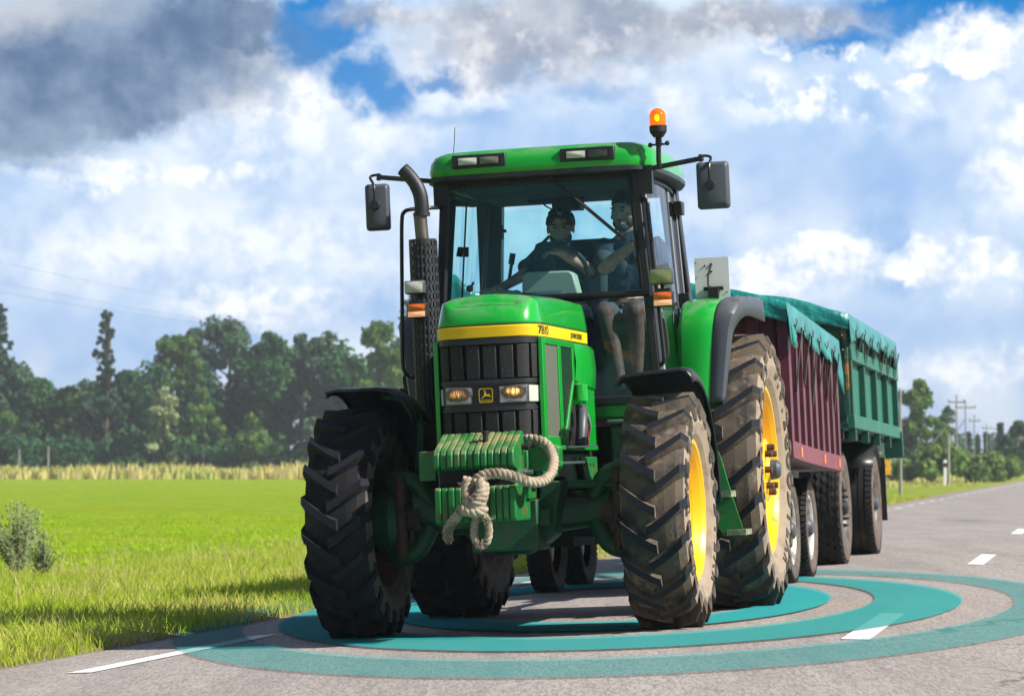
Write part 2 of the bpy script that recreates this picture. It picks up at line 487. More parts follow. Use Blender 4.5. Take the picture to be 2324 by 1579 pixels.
def smoothpath(pts, n=6):
    """Catmull-Rom through the points"""
    P = [Vector(p) for p in pts]; P = [P[0] * 2 - P[1]] + P + [P[-1] * 2 - P[-2]]; out = []
    for i in range(1, len(P) - 2):
        for k in range(n):
            t = k / n; a, b, c, d = P[i - 1], P[i], P[i + 1], P[i + 2]
            out.append(.5 * ((2 * b) + (c - a) * t + (2 * a - 5 * b + 4 * c - d) * t * t + (3 * b - a - 3 * c + d) * t ** 3))
    out.append(P[-2]); return out

# ================================================================== SETTING
ZF = -0.55                                     # level of the field (world)
EDGE = -2.42                                   # asphalt edge, lane frame, at the tractor
def road_shift(s): return -0.030 * s - 1e-5 * max(s, 0) ** 2 * .2
def sstep(x, a, b):
    t = min(1, max(0, (x - a) / (b - a))); return t * t * (3 - 2 * t)
def ground_pt(u, s):
    """world point of the ground: u across the road (metres from the road's own line), s along it"""
    x = u + road_shift(s)
    z = 0.0
    if u > 2.12: z = -(u - 2.12) * .064
    p = M @ V3(x, s, z)
    if u > 6.2:
        q = M @ V3(6.2 + road_shift(s), s, -(6.2 - 2.12) * .064)
        p.z = q.z + (ZF - q.z) * sstep(u, 6.2, 14)
    if u < EDGE:
        q = M @ V3(EDGE + road_shift(s), s, 0)
        d = EDGE - u
        t = sstep(d, 0.1, 13)
        p.z = q.z * (1 - t) + ZF * t + .035 * sstep(d, .0, .3) * (1 - sstep(d, 1.5, 5)) + .06 * noise.noise(V3(p.x * .35, p.y * .35, 0)) * sstep(d, .6, 3)
    return p


def sheet(name, us, ss, mat, kind='structure', lift=0.0, label=None):
    mb = MB(); mb.grid([[ground_pt(u, s) + V3(0, 0, lift) for u in us] for s in ss])
    ob = mb.build(name, mat, None, smooth=180)
    ob['kind'] = kind
    return ob


# --- materials of the ground
def mat_asphalt():
    m = bpy.data.materials.new('asphalt'); m.use_nodes = True; T = NT(m.node_tree)
    co = T.node('ShaderNodeTexCoord').outputs['Object']
    p = T.node('ShaderNodeBsdfPrincipled'); o = T.node('ShaderNodeOutputMaterial'); T.l.new(p.outputs[0], o.inputs[0])
    mp = T.node('ShaderNodeMapping'); T.l.new(co, mp.inputs[0]); mp.inputs['Rotation'].default_value = (0, 0, YAW + .03); mp.inputs['Scale'].default_value = (1, .06, 1)
    streak = T.noise(mp.outputs[0], 2.2, 6, .6)
    mp3 = T.node('ShaderNodeMapping'); T.l.new(co, mp3.inputs[0]); mp3.inputs['Rotation'].default_value = (0, 0, YAW + .03); mp3.inputs['Scale'].default_value = (1, .11, 1)
    fine = T.noise(mp3.outputs[0], 70, 3, .7); grit = T.noise(mp3.outputs[0], 160, 2, .6); mid = T.noise(co, 1.1, 5, .55)
    c = T.mix(T.mr(streak, .35, .65), (0.33, 0.288, 0.268, 1), (0.43, 0.378, 0.352, 1))
    c = T.mix(T.mr(mid, .4, .7, 0, .4), c, (0.43, 0.375, 0.345, 1))
    pat = T.noise(mp3.outputs[0], 22, 5, .75)
    c = T.mix(T.mr(pat, .50, .66, 0, .45), c, (0.20, 0.175, 0.165, 1))
    c = T.mix(T.mr(pat, .46, .32, 0, .35), c, (0.52, 0.47, 0.44, 1))
    c = T.mix(T.mr(fine, .42, .62, 0, .7), c, (0.17, 0.15, 0.145, 1))
    c = T.mix(T.mr(grit, .60, .72, 0, .6), c, (0.52, 0.49, 0.47, 1))
    # darker bands along the lane and a few thin cracks
    mp2 = T.node('ShaderNodeMapping'); T.l.new(co, mp2.inputs[0]); mp2.inputs['Rotation'].default_value = (0, 0, YAW + .03); mp2.inputs['Scale'].default_value = (.55, .035, 1); mp2.inputs['Location'].default_value = (3.3, .4, 0)
    dark_band = T.m('MULTIPLY', T.mr(T.noise(mp2.outputs[0], 1.6, 5, .62), .56, .66), T.mr(T.noise(co, 6, 4, .6), .3, .6, .4, .8))
    c = T.mix(dark_band, c, (0.17, 0.162, 0.175, 1))
    vo = T.node('ShaderNodeTexVoronoi', feature='DISTANCE_TO_EDGE'); T.l.new(T.vadd(co, T.vadd(T.noise(co, 1.5, 4, .6, out=1), (.9, .9, 0), 'MULTIPLY')), vo.inputs['Vector']); vo.inputs['Scale'].default_value = .22
    crack = T.m('MULTIPLY', T.mr(vo.outputs['Distance'], .006, .001), T.mr(T.noise(co, .5, 3, .5), .5, .6))
    c = T.mix(T.m('MULTIPLY', crack, .7), c, (0.07, 0.065, 0.062, 1))
    T.put(p.inputs['Base Color'], c); p.inputs['Roughness'].default_value = .86
    T.l.new(T.bump(T.m('ADD', fine, T.m('MULTIPLY', grit, .7)), .5, .006), p.inputs['Normal'])
    return m


def mat_grass(name, c1, c2, c3, scale, b=.3, dry=None):
    m = bpy.data.materials.new(name); m.use_nodes = True; T = NT(m.node_tree)
    co = T.node('ShaderNodeTexCoord').outputs['Object']
    p = T.node('ShaderNodeBsdfPrincipled'); o = T.node('ShaderNodeOutputMaterial'); T.l.new(p.outputs[0], o.inputs[0])
    n1 = T.noise(co, scale, 6, .65); n2 = T.noise(co, scale * .13, 5, .6); n3 = T.noise(co, scale * 6, 4, .7)
    c = T.mix(T.mr(n2, .35, .65), c1, c2)
    c = T.mix(T.mr(n1, .48, .62, 0, .85), c, c3)
    c = T.mix(T.mr(T.noise(co, scale * 1.7, 5, .7), .46, .34, 0, .5), c, tuple(x * .55 for x in c1[:3]) + (1,))
    c = T.mix(T.mr(T.noise(co, scale * .035, 5, .65), .42, .62, 0, .55), c, tuple(x * f for x, f in zip(c1[:3], (1.45, .98, 2.0))) + (1,))
    c = T.mix(T.mr(n3, .35, .6, .55, 0), c, tuple(x * .62 for x in c1[:3]) + (1,))
    if dry: c = T.mix(T.mr(T.noise(co, scale * .6, 7, .75), .53, .66, 0, .85), c, dry)
    T.put(p.inputs['Base Color'], c); p.inputs['Roughness'].default_value = .8; p.inputs['Specular IOR Level'].default_value = .05
    T.l.new(T.bump(T.m('ADD', n1, n3), 1.0, b), p.inputs['Normal'])
    return m


ASP = mat_asphalt()
FIELD = mat_grass('field_grass', (0.28, 0.46, 0.001, 1), (0.35, 0.54, 0.002, 1), (0.46, 0.62, 0.05, 1), 1.6, .22, dry=(.55, .58, .20, 1))
VERGE = mat_grass('verge_grass', (0.22, 0.34, 0.018, 1), (0.32, 0.45, 0.04, 1), (0.46, 0.50, 0.13, 1), 5, .05, dry=(.30, .25, .12, 1))

SS = [-24, -16, -10] + [-6 + i * 1.0 for i in range(70)] + [66, 72, 80, 90, 100, 115, 130, 150, 175, 200, 230, 270, 320, 380, 450, 550, 700, 900]
road = sheet('road', [EDGE - .02, -1.5, -.5, .5, 1.5, 2.12, 3.5, 5, 6.2], SS, ASP, lift=.004)
# one ground sheet out to the horizon
gus = [-1450, -900, -650, -500, -420, -360, -300, -260, -220, -180, -150, -120, -100, -80, -60, -45, -34, -26] + \
      [-20 + .8 * i for i in range(int(17.2 / .8))] + [EDGE - .35, EDGE - .12, EDGE + .1, 2.12, 6.2, 7, 8, 10, 14, 30, 80, 300, 1200]
g = MB()
SG = [-60, -40, -24, -16, -10] + [-6 + i * .8 for i in range(80)] + [60, 66, 72, 80, 90, 100, 115, 130, 150, 175, 200, 230, 270, 320, 380, 450, 550, 700, 900, 1250]
rows = []
for s in SG:
    row = []
    for u in gus:
        q = ground_pt(u, s)
        if EDGE <= u <= 6.2: q.z -= .03
        row.append(q)
    rows.append(row)
g.grid(rows)
SOIL = mat_grass('verge_soil', (0.30, 0.25, 0.17, 1), (0.36, 0.30, 0.22, 1), (0.26, 0.30, 0.08, 1), 7, .03)
ground = g.build('ground', [FIELD, VERGE, SOIL], None, smooth=180); ground['kind'] = 'structure'
nc = len(gus) - 1
for p in ground.data.polygons:
    j = p.index % nc
    if gus[j] > -13.5: p.material_index = 1
    if -3.4 < gus[j] < EDGE + .05: p.material_index = 2

# --- painted markings (each dash a child-free mark: one structure per line)
mk = MB()
def dash(u0, u1, s0, s1, mb):
    n = max(2, int((s1 - s0) / 1.5) + 1)
    mb.grid([[ground_pt(u, s0 + (s1 - s0) * i / n) + V3(0, 0, .009) for u in (u0, u1)] for i in range(n + 1)])
def to_us(px, py):
    q = at(px, py, 'z', 0); return q.x - road_shift(q.y), q.y
dash(-1.86, -1.72, -3.0, 0.9, mk)                               # near edge line
s = 6.0
while s < 420: dash(-1.86, -1.72, s, s + 1.3 * (1 + s / 90), mk); s += 3.1 * (1 + s / 90)
edge_line = mk.build('edge_line', PAINT, None, smooth=180); edge_line['kind'] = 'structure'
mk = MB()
for a, b in ((-2.1, 1.0), (11.2, 14.8), (25, 28.6), (39, 42.6), (53, 56.6), (67, 71), (82, 87), (100, 106), (120, 128), (150, 160)):
    k = -.10 if a < 0 else 0
    dash(2.19 + k, 2.34 + k, a, b, mk)
centre_line = mk.build('centre_line', PAINT, None, smooth=180); centre_line['kind'] = 'structure'

# --- added graphic overlay: teal rings laid round the tractor on road and verge
def ring_mat(name, c, a):
    m = bpy.data.materials.new(name); m.use_nodes = True; T = NT(m.node_tree)
    d = T.node('ShaderNodeBsdfDiffuse'); d.inputs[0].default_value = (*c, 1)
    t = T.node('ShaderNodeBsdfTransparent'); x = T.node('ShaderNodeMixShader'); x.inputs[0].default_value = a
    T.l.new(t.outputs[0], x.inputs[1]); T.l.new(d.outputs[0], x.inputs[2])
    o = T.node('ShaderNodeOutputMaterial'); T.l.new(x.outputs[0], o.inputs[0]); return m
RING_A = ring_mat('teal_ring_strong', (0.035, 0.36, 0.37), .84)
RING_B = ring_mat('teal_ring_medium', (0.030, 0.36, 0.355), .68)
RING_C = ring_mat('teal_ring_pale', (0.03, 0.36, 0.355), .40)


def ground_hit(px, py, lift):
    d = Vector(((px - PCX) / FPX, 1, -(py - PCY) / FPX)); c, s_ = math.cos(PITCH), math.sin(PITCH)
    d = Vector((d.x, d.y * c - d.z * s_, d.y * s_ + d.z * c))
    t = 18.0
    for _ in range(60):
        p = CAMLOC + d * t; l = MI @ p; s = l.y; u = l.x - road_shift(s)
        gz = ground_pt(u, s).z + lift
        e = p.z - gz
        if abs(e) < 2e-4: break
        t = max(6, min(80, t + e / -d.z * .7))
    p.z = gz
    return p


def ring(name, outer, inner, mat, label, lift, n=180):
    mb = MB(); rows = [[], [], [], []]
    for k in range(n + 1):
        a = 2 * math.pi * k / n
        for r in range(4):
            f = r / 3
            cx = outer[0] * (1 - f) + inner[0] * f; cy = outer[1] * (1 - f) + inner[1] * f
            rx = outer[2] * (1 - f) + inner[2] * f; ry = outer[3] * (1 - f) + inner[3] * f
            rows[r].append(ground_hit(cx + rx * math.cos(a), cy + ry * math.sin(a) - .0385 * rx * math.cos(a), lift))
    for r in range(3): mb.grid(rows[r:r + 2])
    o = mb.build(name, mat, None, smooth=180); o['label'] = label; o['category'] = 'ring'
    o['group'] = 'teal rings round the tractor'
    return o


ring('overlay_ring', (1426, 1413, 1035, 117), (1426, 1397, 877, 91), RING_C, 'outermost and palest teal ring on the road, its left end crossing the verge grass', .016)
ring('overlay_ring', (1408, 1390.5, 777, 80), (1390, 1378, 595, 63), RING_B, 'middle teal ring on the road, crossing the white centre dash', .016)
ring('overlay_ring', (1385, 1374, 501, 54), (1385, 1370, 365, 38), RING_A, 'innermost and strongest teal ring, under the tractor wheels', .016)

# --- grass blades
def blades(name, mat, pts, hs, ws, lean, label, kind='stuff', cat='grass', flag=None):
    """pts: Nx3 bases (world); each blade a bent two-segment strip"""
    n = len(pts); a = rng.uniform(0, 2 * np.pi, n)
    side = np.stack([np.cos(a), np.sin(a), np.zeros(n)], 1) * ws[:, None] * .5
    b = rng.uniform(0, 2 * np.pi, n)
    ln = np.stack([np.cos(b), np.sin(b), np.zeros(n)], 1) * (hs * rng.uniform(.1, 1, n) * lean)[:, None]
    up = np.zeros((n, 3)); up[:, 2] = hs
    P = np.stack([pts - side, pts + side, pts + up * .55 + ln * .35 + side * .8, pts + up * .55 + ln * .35 - side * .8, pts + up + ln], 1)
    me = bpy.data.meshes.new(name); me.vertices.add(5 * n); me.vertices.foreach_set('co', P.reshape(-1).astype(np.float32))
    base_i = (np.arange(n) * 5)[:, None]
    loops = np.concatenate([base_i + np.array([[0, 1, 2, 3]]), base_i + np.array([[3, 2, 4]])], 1).reshape(-1)
    me.loops.add(7 * n); me.loops.foreach_set('vertex_index', loops.astype(np.int32))
    st = np.stack([np.arange(n) * 7, np.arange(n) * 7 + 4], 1).reshape(-1)
    me.polygons.add(2 * n); me.polygons.foreach_set('loop_start', st.astype(np.int32))
    me.polygons.foreach_set('loop_total', np.tile([4, 3], n).astype(np.int32))
    me.update(calc_edges=True); me.validate()
    me.materials.append(mat)
    o = bpy.data.objects.new(name, me); COL.objects.link(o)
    if kind: o['kind'] = kind
    if label: o['label'] = label
    if cat: o['category'] = cat
    return o


def leafmat(name, ca, cb, cc, trans=.35, scale=1.2):
    m = bpy.data.materials.new(name); m.use_nodes = True; T = NT(m.node_tree)
    co = T.node('ShaderNodeTexCoord').outputs['Object']
    oi = T.node('ShaderNodeNewGeometry')
    rn = oi.outputs['Random Per Island']
    c = T.mix(T.mr(rn, 0, 1, 0, 1, smooth=False), (*ca, 1), (*cb, 1))
    c = T.mix(T.mr(T.noise(co, scale, 4, .6), .42, .66, 0, .85), c, (*cc, 1))
    d = T.node('ShaderNodeBsdfDiffuse'); T.l.new(c, d.inputs[0])
    t = T.node('ShaderNodeBsdfTranslucent'); T.l.new(c, t.inputs[0])
    x = T.node('ShaderNodeMixShader'); x.inputs[0].default_value = trans
    T.l.new(d.outputs[0], x.inputs[1]); T.l.new(t.outputs[0], x.inputs[2])
    o = T.node('ShaderNodeOutputMaterial'); T.l.new(x.outputs[0], o.inputs[0]); return m


BLADE = leafmat('blade_green', (0.30, 0.46, 0.012), (0.52, 0.62, 0.07), (0.72, 0.62, 0.24), .5, .7)
BLADEF = leafmat('field_blade_green', (0.33, 0.53, 0.002), (0.44, 0.64, 0.008), (0.52, 0.65, 0.07), .45, .5)
STALK = leafmat('dry_stalk', (0.58, 0.44, 0.22), (0.72, 0.58, 0.33), (0.50, 0.42, 0.18), .3)
STRAW = leafmat('dry_meadow', (0.56, 0.47, 0.16), (0.72, 0.60, 0.30), (0.36, 0.46, 0.08), .3, .12)


def scatter(n, u0, u1, s0, s1, dens=None, upow=1.0):
    out = []
    us = u1 - (u1 - u0) * rng.random(n) ** upow; ss_ = s0 + (s1 - s0) * rng.random(n) ** 1.35
    for u, s in zip(us, ss_):
        if dens and noise.noise(V3(u * dens, s * dens * .7, 3)) < rng.uniform(-.55, .1): continue
        out.append(ground_pt(u, s))
    return np.array([tuple(p) for p in out])


P1 = scatter(90000, -9.5, EDGE - .05, -3.5, 24, upow=1.2); n1 = len(P1)
dd = rng.random(n1)
blades('verge_grass', BLADE, P1, .03 + .11 * dd ** 1.8, np.full(n1, .006) + .004 * dd, 1.1, 'uneven green and yellowish roadside grass beside the asphalt edge')
P2 = scatter(34000, -9.5, EDGE - .15, 24, 95, upow=1.2); n2 = len(P2)
blades('verge_grass', BLADE, P2, rng.uniform(.05, .16, n2), np.full(n2, .016), 1.0, 'roadside grass running on behind the trailers')
P3 = scatter(60000, -34, -9.0, -2, 75); n3 = len(P3)
blades('field_grass', BLADEF, P3, rng.uniform(.03, .08, n3), np.full(n3, .02), 1.2, 'bright yellow-green field grass left of the tractor')
P4 = scatter(700, -10, EDGE - 1.2, -3, 40, dens=.6); n4 = len(P4)
blades('tall_dry_grass', STALK, P4, rng.uniform(.18, .50, n4), rng.uniform(.004, .007, n4), .8, 'thin dry grass stalks standing out of the verge')
P5 = scatter(42000, -40, -10.5, 6, 60, dens=.9); n5 = len(P5)
# long meadow strip before the wood
pp = np.stack([rng.uniform(-120, 30, 26000), rng.uniform(272, 345, 26000), np.full(26000, ZF)], 1)
hh = np.array([.75 + 1.0 * max(0, noise.noise(V3(x * .11, y * .03, 1)) + .25) for x, y, z in pp]) * rng.uniform(.6, 1.15, 26000)
blades('dry_meadow', STRAW, pp, hh, np.full(26000, .32), .4, 'pale dry uncut meadow in front of the wood')

# ================================================================== TRACTOR
tr = thing('tractor', 'large green tractor with yellow rims and a flashing amber beacon, pulling two trailers', 'tractor', (0, 0, 0))


def rim_text(mb, txt, size, rr, xs, sgn, a_mid, gap, mat=0, stretch=1.0):
    """letters set round a tyre wall; a_mid in degrees clockwise from the top as seen from outside"""
    n = len(txt)
    for i, ch in enumerate(txt):
        if ch == ' ': continue
        vs, fs = text_mesh(ch, size, .004, .006)
        a = R(a_mid + (i - (n - 1) / 2) * gap)
        out = []
        for v in vs:
            al = a + v.x * stretch / rr; r = rr + v.y
            yy = math.sin(al) * r; zz = math.cos(al) * r
            out.append((xs(r) + sgn * (.002 + v.z), yy, zz))
        mb.add(out, fs, mat)


def wheel(root, cx, cy, Rr, w, rimr, nlug, outer, lug_h, lug_w, rimmat, dark=False, text=None, swing=.30, steer=0.0):
    """traction wheel: carcass, chevron lugs, rim with dish and hub. outer = +1 when the outside faces the tractor's left"""
    cz = Rr
    o = V3(cx, cy, cz)
    rb = Rr - lug_h
    prof = [(-w * .36, rimr), (-w * .46, rimr + (rb - rimr) * .18), (-w * .515, rimr + (rb - rimr) * .45), (-w * .505, rb - .105), (-w * .47, rb - .045), (-w * .36, rb - .012),
            (-w * .2, rb), (0, rb + .004), (w * .2, rb), (w * .36, rb - .012), (w * .47, rb - .045), (w * .505, rb - .105), (w * .515, rimr + (rb - rimr) * .45), (w * .46, rimr + (rb - rimr) * .18), (w * .36, rimr)]
    def carc(v):
        v = max(-w * .5, min(w * .5, v))
        pr = [p for p in prof if p[1] > rb - .11]
        return float(np.interp(v, [p[0] for p in pr], [p[1] for p in pr]))
    def P(v, th, r):
        return o + V3(v, -math.cos(th) * r, math.sin(th) * r)
    t = MB(); mats = []
    for i in range(len(prof) - 1):
        mats.append(1 if (i < 4 or i >= len(prof) - 5) else 0)
    # flatten the tyre a little on the road
    t.lathe(prof, o, 'x', 96, mats=mats)
    wh = part('wheel', t, [TYB if dark else TYD, TYBS if dark else TYS], root, smooth=50)  # dark swaps in blacker rubber: shade put into the right wheels' colour
    wh.name = 'wheel'
    lg = MB(); L = MB()
    for side in (-1, 1):
        for k in range(nlug):
            th0 = 2 * math.pi * (k + (.5 if side > 0 else 0)) / nlug
            rows = []
            N = 7
            for i in range(N + 1):
                q = i / N
                v = side * (-.028 + q * (w * .5 + .028 + .012))
                th = th0 + swing * (q ** 1.25)
                top = rb + lug_h * (1 - .06 * q)
                if i == N: top = rb - .035
                bot = carc(v) - .012
                hw = lug_w * (.5 - .06 * q) / Rr; hb = hw * 1.6
                if i == 0: hb = hw * 1.6
                rows.append([P(v, th - hb, bot), P(v, th - hw, top), P(v, th + hw, top), P(v, th + hb, bot)])
            for i in range(N):
                a, b = rows[i], rows[i + 1]
                lg.add([a[1], a[2], b[2], b[1]], [(0, 1, 2, 3)], 0)
                lg.add([a[0], a[1], b[1], b[0]], [(0, 1, 2, 3)], 1)
                lg.add([a[2], a[3], b[3], b[2]], [(0, 1, 2, 3)], 1)
            lg.add(rows[0], [(0, 1, 2, 3)], 1); lg.add([rows[N][k2] for k2 in range(4)], [(3, 2, 1, 0)], 1)
            # wear of the shoulder down the wall
            v = side * w * .512
            a0 = P(side * w * .50, th0 + swing - lug_w * .9 / Rr, rb - .03); a1 = P(side * w * .50, th0 + swing + lug_w * .9 / Rr, rb - .03)
            a2 = P(side * w * .522, th0 + swing + lug_w * 1.1 / Rr, rb - .12); a3 = P(side * w * .522, th0 + swing - lug_w * .2 / Rr, rb - .12)
            b0 = rows[N][1]; b1 = rows[N][2]
            lg.add([b0, b1, a2, a3], [(0, 1, 2, 3)], 1); lg.add([b0, a3, P(side * w * .50, th0 + swing - lug_w * 1.2 / Rr, rb - .10)], [(0, 1, 2)], 1); lg.add([b1, P(side * w * .50, th0 + swing + lug_w * 1.4 / Rr, rb - .11), a2], [(0, 1, 2)], 1)
    part('lug_tread', lg, [TYL, TYB if dark else TYD], root, wh, smooth=25)
    # bead ring, inner barrel, dish
    s = outer
    rm = MB()
    rm.lathe([(w * .36, rimr + .012), (w * .40, rimr + .014), (w * .40, rimr - .012), (w * .34, rimr - .030), (w * .22, rimr - .055), (w * .05, rimr - .075), (-w * .05, rimr - .085),
              (-w * .22, rimr - .055), (-w * .34, rimr - .030), (-w * .40, rimr - .012), (-w * .40, rimr + .014), (-w * .36, rimr + .012)], o, 'x', 72, sgn=s)
    d = w * (.02 if rimr < .5 else .06)
    rm.lathe([(d, rimr - .08), (d - .02, rimr * .72), (d + .02, rimr * .55), (d + .05, rimr * .42), (d + .05, .001)], o, 'x', 56, sgn=s)
    rim = part('rim', rm, rimmat, root, wh, smooth=35)
    hb = MB()
    if rimr > .5:
        hb.lathe([(d + .04, .21), (d + .16, .21), (d + .17, .19), (d + .17, .09), (d + .19, .07), (d + .235, .065), (d + .255, .045), (d + .26, .001)], o, 'x', 24, sgn=s, mats=[0, 0, 0, 0, 1, 1, 1])
        for k in range(8):
            a = k * math.pi / 4; q = o + V3(s * (d + .17), math.cos(a) * .15, math.sin(a) * .15)
            hb.lathe([(0, .025), (.045, .025), (.05, .015), (.05, .001)], q, 'x', 6, mat=2, sgn=s)
        for k in range(8):
            a = (k + .5) * math.pi / 4; q = o + V3(s * (d + .03), math.cos(a) * .40, math.sin(a) * .40)
            hb.beam(q, q + V3(s * .03, 0, 0), .09, .05, mat=0)
        part('hub', hb, [YL, GRY, RST], root, wh, smooth=35)
    else:
        hb.lathe([(d + .04, .16), (d + .09, .15), (d + .10, .12), (d + .11, .08), (d + .115, .001)], o, 'x', 24, sgn=s)
        for k in range(8):
            a = k * math.pi / 4; q = o + V3(s * (d + .05), math.cos(a) * .19, math.sin(a) * .19)
            hb.lathe([(0, .018), (.03, .018), (.03, .001)], q, 'x', 6, sgn=s)
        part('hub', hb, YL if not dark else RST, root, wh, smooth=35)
    if text:
        tm = MB()
        xs = lambda r: float(np.interp(r, [p[1] for p in prof[-1:-8:-1]], [p[0] for p in prof[-1:-8:-1]]))
        for txt, size, rr, am, gap in text: rim_text(tm, txt, size, rr, xs, 1, am, gap)
        tm.v = [(o.x + v[0], o.y + v[1], o.z + v[2]) for v in tm.v]
        part('sidewall_lettering', tm, TYM, root, wh, smooth=0)
    return wh


FR_, FW_, FRIM = .695, .39, .405
RR_, RW_, RRIM = .92, .50, .555
wheel(tr, .94, 0, FR_, FW_, FRIM, 20, 1, .046, .054, YL, text=[('GOODYEAR', .125, .53, 98, 13), ('GOODYEAR', .125, .53, 278, 13)], swing=.25)
wheel(tr, -.94, 0, FR_, FW_, FRIM, 20, -1, .046, .054, RST, dark=True, swing=.25)  # wheel on the shaded side, shade painted in through dark
wheel(tr, .97, 2.8, RR_, RW_, RRIM, 22, 1, .050, .064, YL, text=[('GOODYEAR', .165, .700, 114, 11.5), ('DT812', .15, .705, 42, 10.5), ('GOODYEAR', .165, .700, 294, 11.5)], swing=.23)
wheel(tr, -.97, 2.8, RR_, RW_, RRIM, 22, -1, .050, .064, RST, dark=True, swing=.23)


# ---------------------------------------------------------------- bonnet
def outline(z_in=0.0, front=-.64):
    """plan of the nose from the right rear corner round the front to the left rear corner"""
    h = [(.322, .94), (.320, .4), (.314, -.1), (.306, -.42), (.293, -.51), (.260, -.580), (.200, -.618), (.11, front + .004), (0, front)]
    h = [(x - z_in, y + (z_in if y < -.3 else 0)) for x, y in h]
    return [(-x, y) for x, y in h] + [(x, y) for x, y in h[-2::-1]]


def along(path, ds=.01):
    out = [Vector(path[0])]
    for a, b in zip(path, path[1:]):
        a, b = Vector(a), Vector(b); n = max(1, int((b - a).length / ds))
        for i in range(1, n + 1): out.append(a.lerp(b, i / n))
    return out


NOSE = along(smoothpath([V3(*p, 0).to_3d() for p in outline()], 8), .012)
NOSE = [Vector((p.x, p.y)) for p in NOSE]
def arclen(path):
    L = [0]
    for a, b in zip(path, path[1:]): L.append(L[-1] + (b - a).length)
    return L
NL = arclen(NOSE); NMID = NL[-1] / 2


def nose_strip(mb, l0, l1, z0, z1, out0, out1, thick=.02, taper=0.0, mat=0):
    """a curved plate that follows the nose between two arc lengths (0 = nose centre)"""
    n = max(2, int((l1 - l0) / .02)); rows = [[], [], [], []]
    xs = [p.x for p in NOSE]; ys = [p.y for p in NOSE]
    for i in range(n + 1):
        l = NMID + l0 + (l1 - l0) * i / n
        x, y = np.interp(l, NL, xs), np.interp(l, NL, ys)
        e = .01; tx = np.interp(l + e, NL, xs) - np.interp(l - e, NL, xs); ty = np.interp(l + e, NL, ys) - np.interp(l - e, NL, ys)
        q = math.hypot(tx, ty) or 1; nx, ny = ty / q, -tx / q
        for r, (z, oo) in enumerate(((z0, out0), (z1, out1), (z1, out1 - thick), (z0, out0 - thick))):
            tz = taper * (1.74 - z)
            rows[r].append((x * (1 - tz) + nx * oo, y + ny * oo + tz * .08, z))
    R_ = [[rows[r][i] for r in range(4)] for i in range(n + 1)]
    mb.grid(R_, mat, True, True)


bn = MB()
def nose_pt(l, ins, dz, z):
    xs = [p.x for p in NOSE]; ys = [p.y for p in NOSE]
    x, y = float(np.interp(NMID + l, NL, xs)), float(np.interp(NMID + l, NL, ys))
    e = .03; tx = float(np.interp(NMID + l + e, NL, xs) - np.interp(NMID + l - e, NL, xs)); ty = float(np.interp(NMID + l + e, NL, ys) - np.interp(NMID + l - e, NL, ys))
    q = math.hypot(tx, ty) or 1; nx, ny = ty / q, -tx / q
    return V3(x - nx * ins, y - ny * ins, z)
cols = []
nL = 90
LEND = NMID - .012
for i in range(nL + 1):
    l = -LEND + 2 * LEND * i / nL
    fr_ = 1 - min(1, max(0, (abs(l) - .20) / .22)); fr_ = fr_ * fr_ * (3 - 2 * fr_)      # 1 on the nose, 0 along the sides
    bk = min(1, max(0, (abs(l) - .35) / .9))
    crease = lerp(lerp(1.965, 1.990, bk), 1.925, fr_); ins = lerp(.028, .055, fr_)
    topz = lerp(lerp(1.990, 2.015, bk), 1.938, fr_); ins2 = lerp(.11, .10, fr_)
    col = [nose_pt(l, 0, 0, 1.816), nose_pt(l, .001, 0, 1.835), nose_pt(l, ins * .45, 0, lerp(1.835, crease, .55)), nose_pt(l, ins * .88, 0, crease - .012), nose_pt(l, ins * 1.15, 0, crease), nose_pt(l, ins * 1.6, 0, crease + .006), nose_pt(l, (ins * 1.3 + ins2) / 2, 0, lerp(crease, topz, .62)), nose_pt(l, ins2, 0, topz)]
    cols.append(col)
half_i = nL // 2
rows = [[cols[i][j] for i in range(nL + 1)] for j in range(8)]
bn.grid(rows)
# crown: join left and right top edges across
top = rows[-1]; ac = []
for k in range(half_i + 1):
    a, b = top[k], top[nL - k]; r = []
    bulge = .016 * min(1, k / 0.001 if False else 1)
    for q in range(11):
        t = q / 10; p = a.lerp(b, t); p.z += .015 * math.sin(math.pi * t) * min(1, (b - a).length / .4); r.append(p)
    ac.append(r)
bn.grid(ac)
bonnet = part('bonnet', bn, G, tr, smooth=50, merge=True)
so = bonnet.modifiers.new('solid', 'SOLIDIFY'); so.thickness = .006; so.offset = -1
m = MB(); m.add([(-.016, -.42, 1.975), (.016, -.42, 1.955), (.016, -.36, 1.962), (-.016, -.36, 1.962), (-.01, -.40, 1.992), (.01, -.40, 1.992), (.012, -.36, 2.0), (-.012, -.36, 2.0)], [(0, 1, 5, 4), (1, 2, 6, 5), (2, 3, 7, 6), (3, 0, 4, 7), (4, 5, 6, 7)])
part('bonnet_badge', m, CHR, tr, bonnet, bevel=.003)

stp = MB()
nose_strip(stp, -NMID + .04, NMID - .04, 1.744, 1.812, .004, .004, .02)
for k in range(5):
    z = 1.750 + k * .0118; nose_strip(stp, -.36, .36, z, z + .008, .008, .008, .006)
stripe = part('yellow_stripe', stp, YS, tr, smooth=45)
m = MB(); nose_strip(m, -NMID + .02, NMID - .02, 1.812, 1.82, .0, .0, .02); nose_strip(m, -NMID + .02, NMID - .02, 1.738, 1.745, .0, .0, .02); part('stripe_seam', m, RUB, tr, stripe)


def side_text(mb, txt, size, l0, z0, mat=0, sx=1.0):
    vs, fs = text_mesh(txt, size, .001)
    xs = [p.x for p in NOSE]; ys = [p.y for p in NOSE]; out = []
    for v in vs:
        l = NMID + l0 + v.x * sx
        x, y = np.interp(l, NL, xs), np.interp(l, NL, ys)
        out.append((x + .0075 + v.z + (.003 if l0 < .5 else 0), y - .002, z0 + v.y))
    mb.add(out, fs, mat)


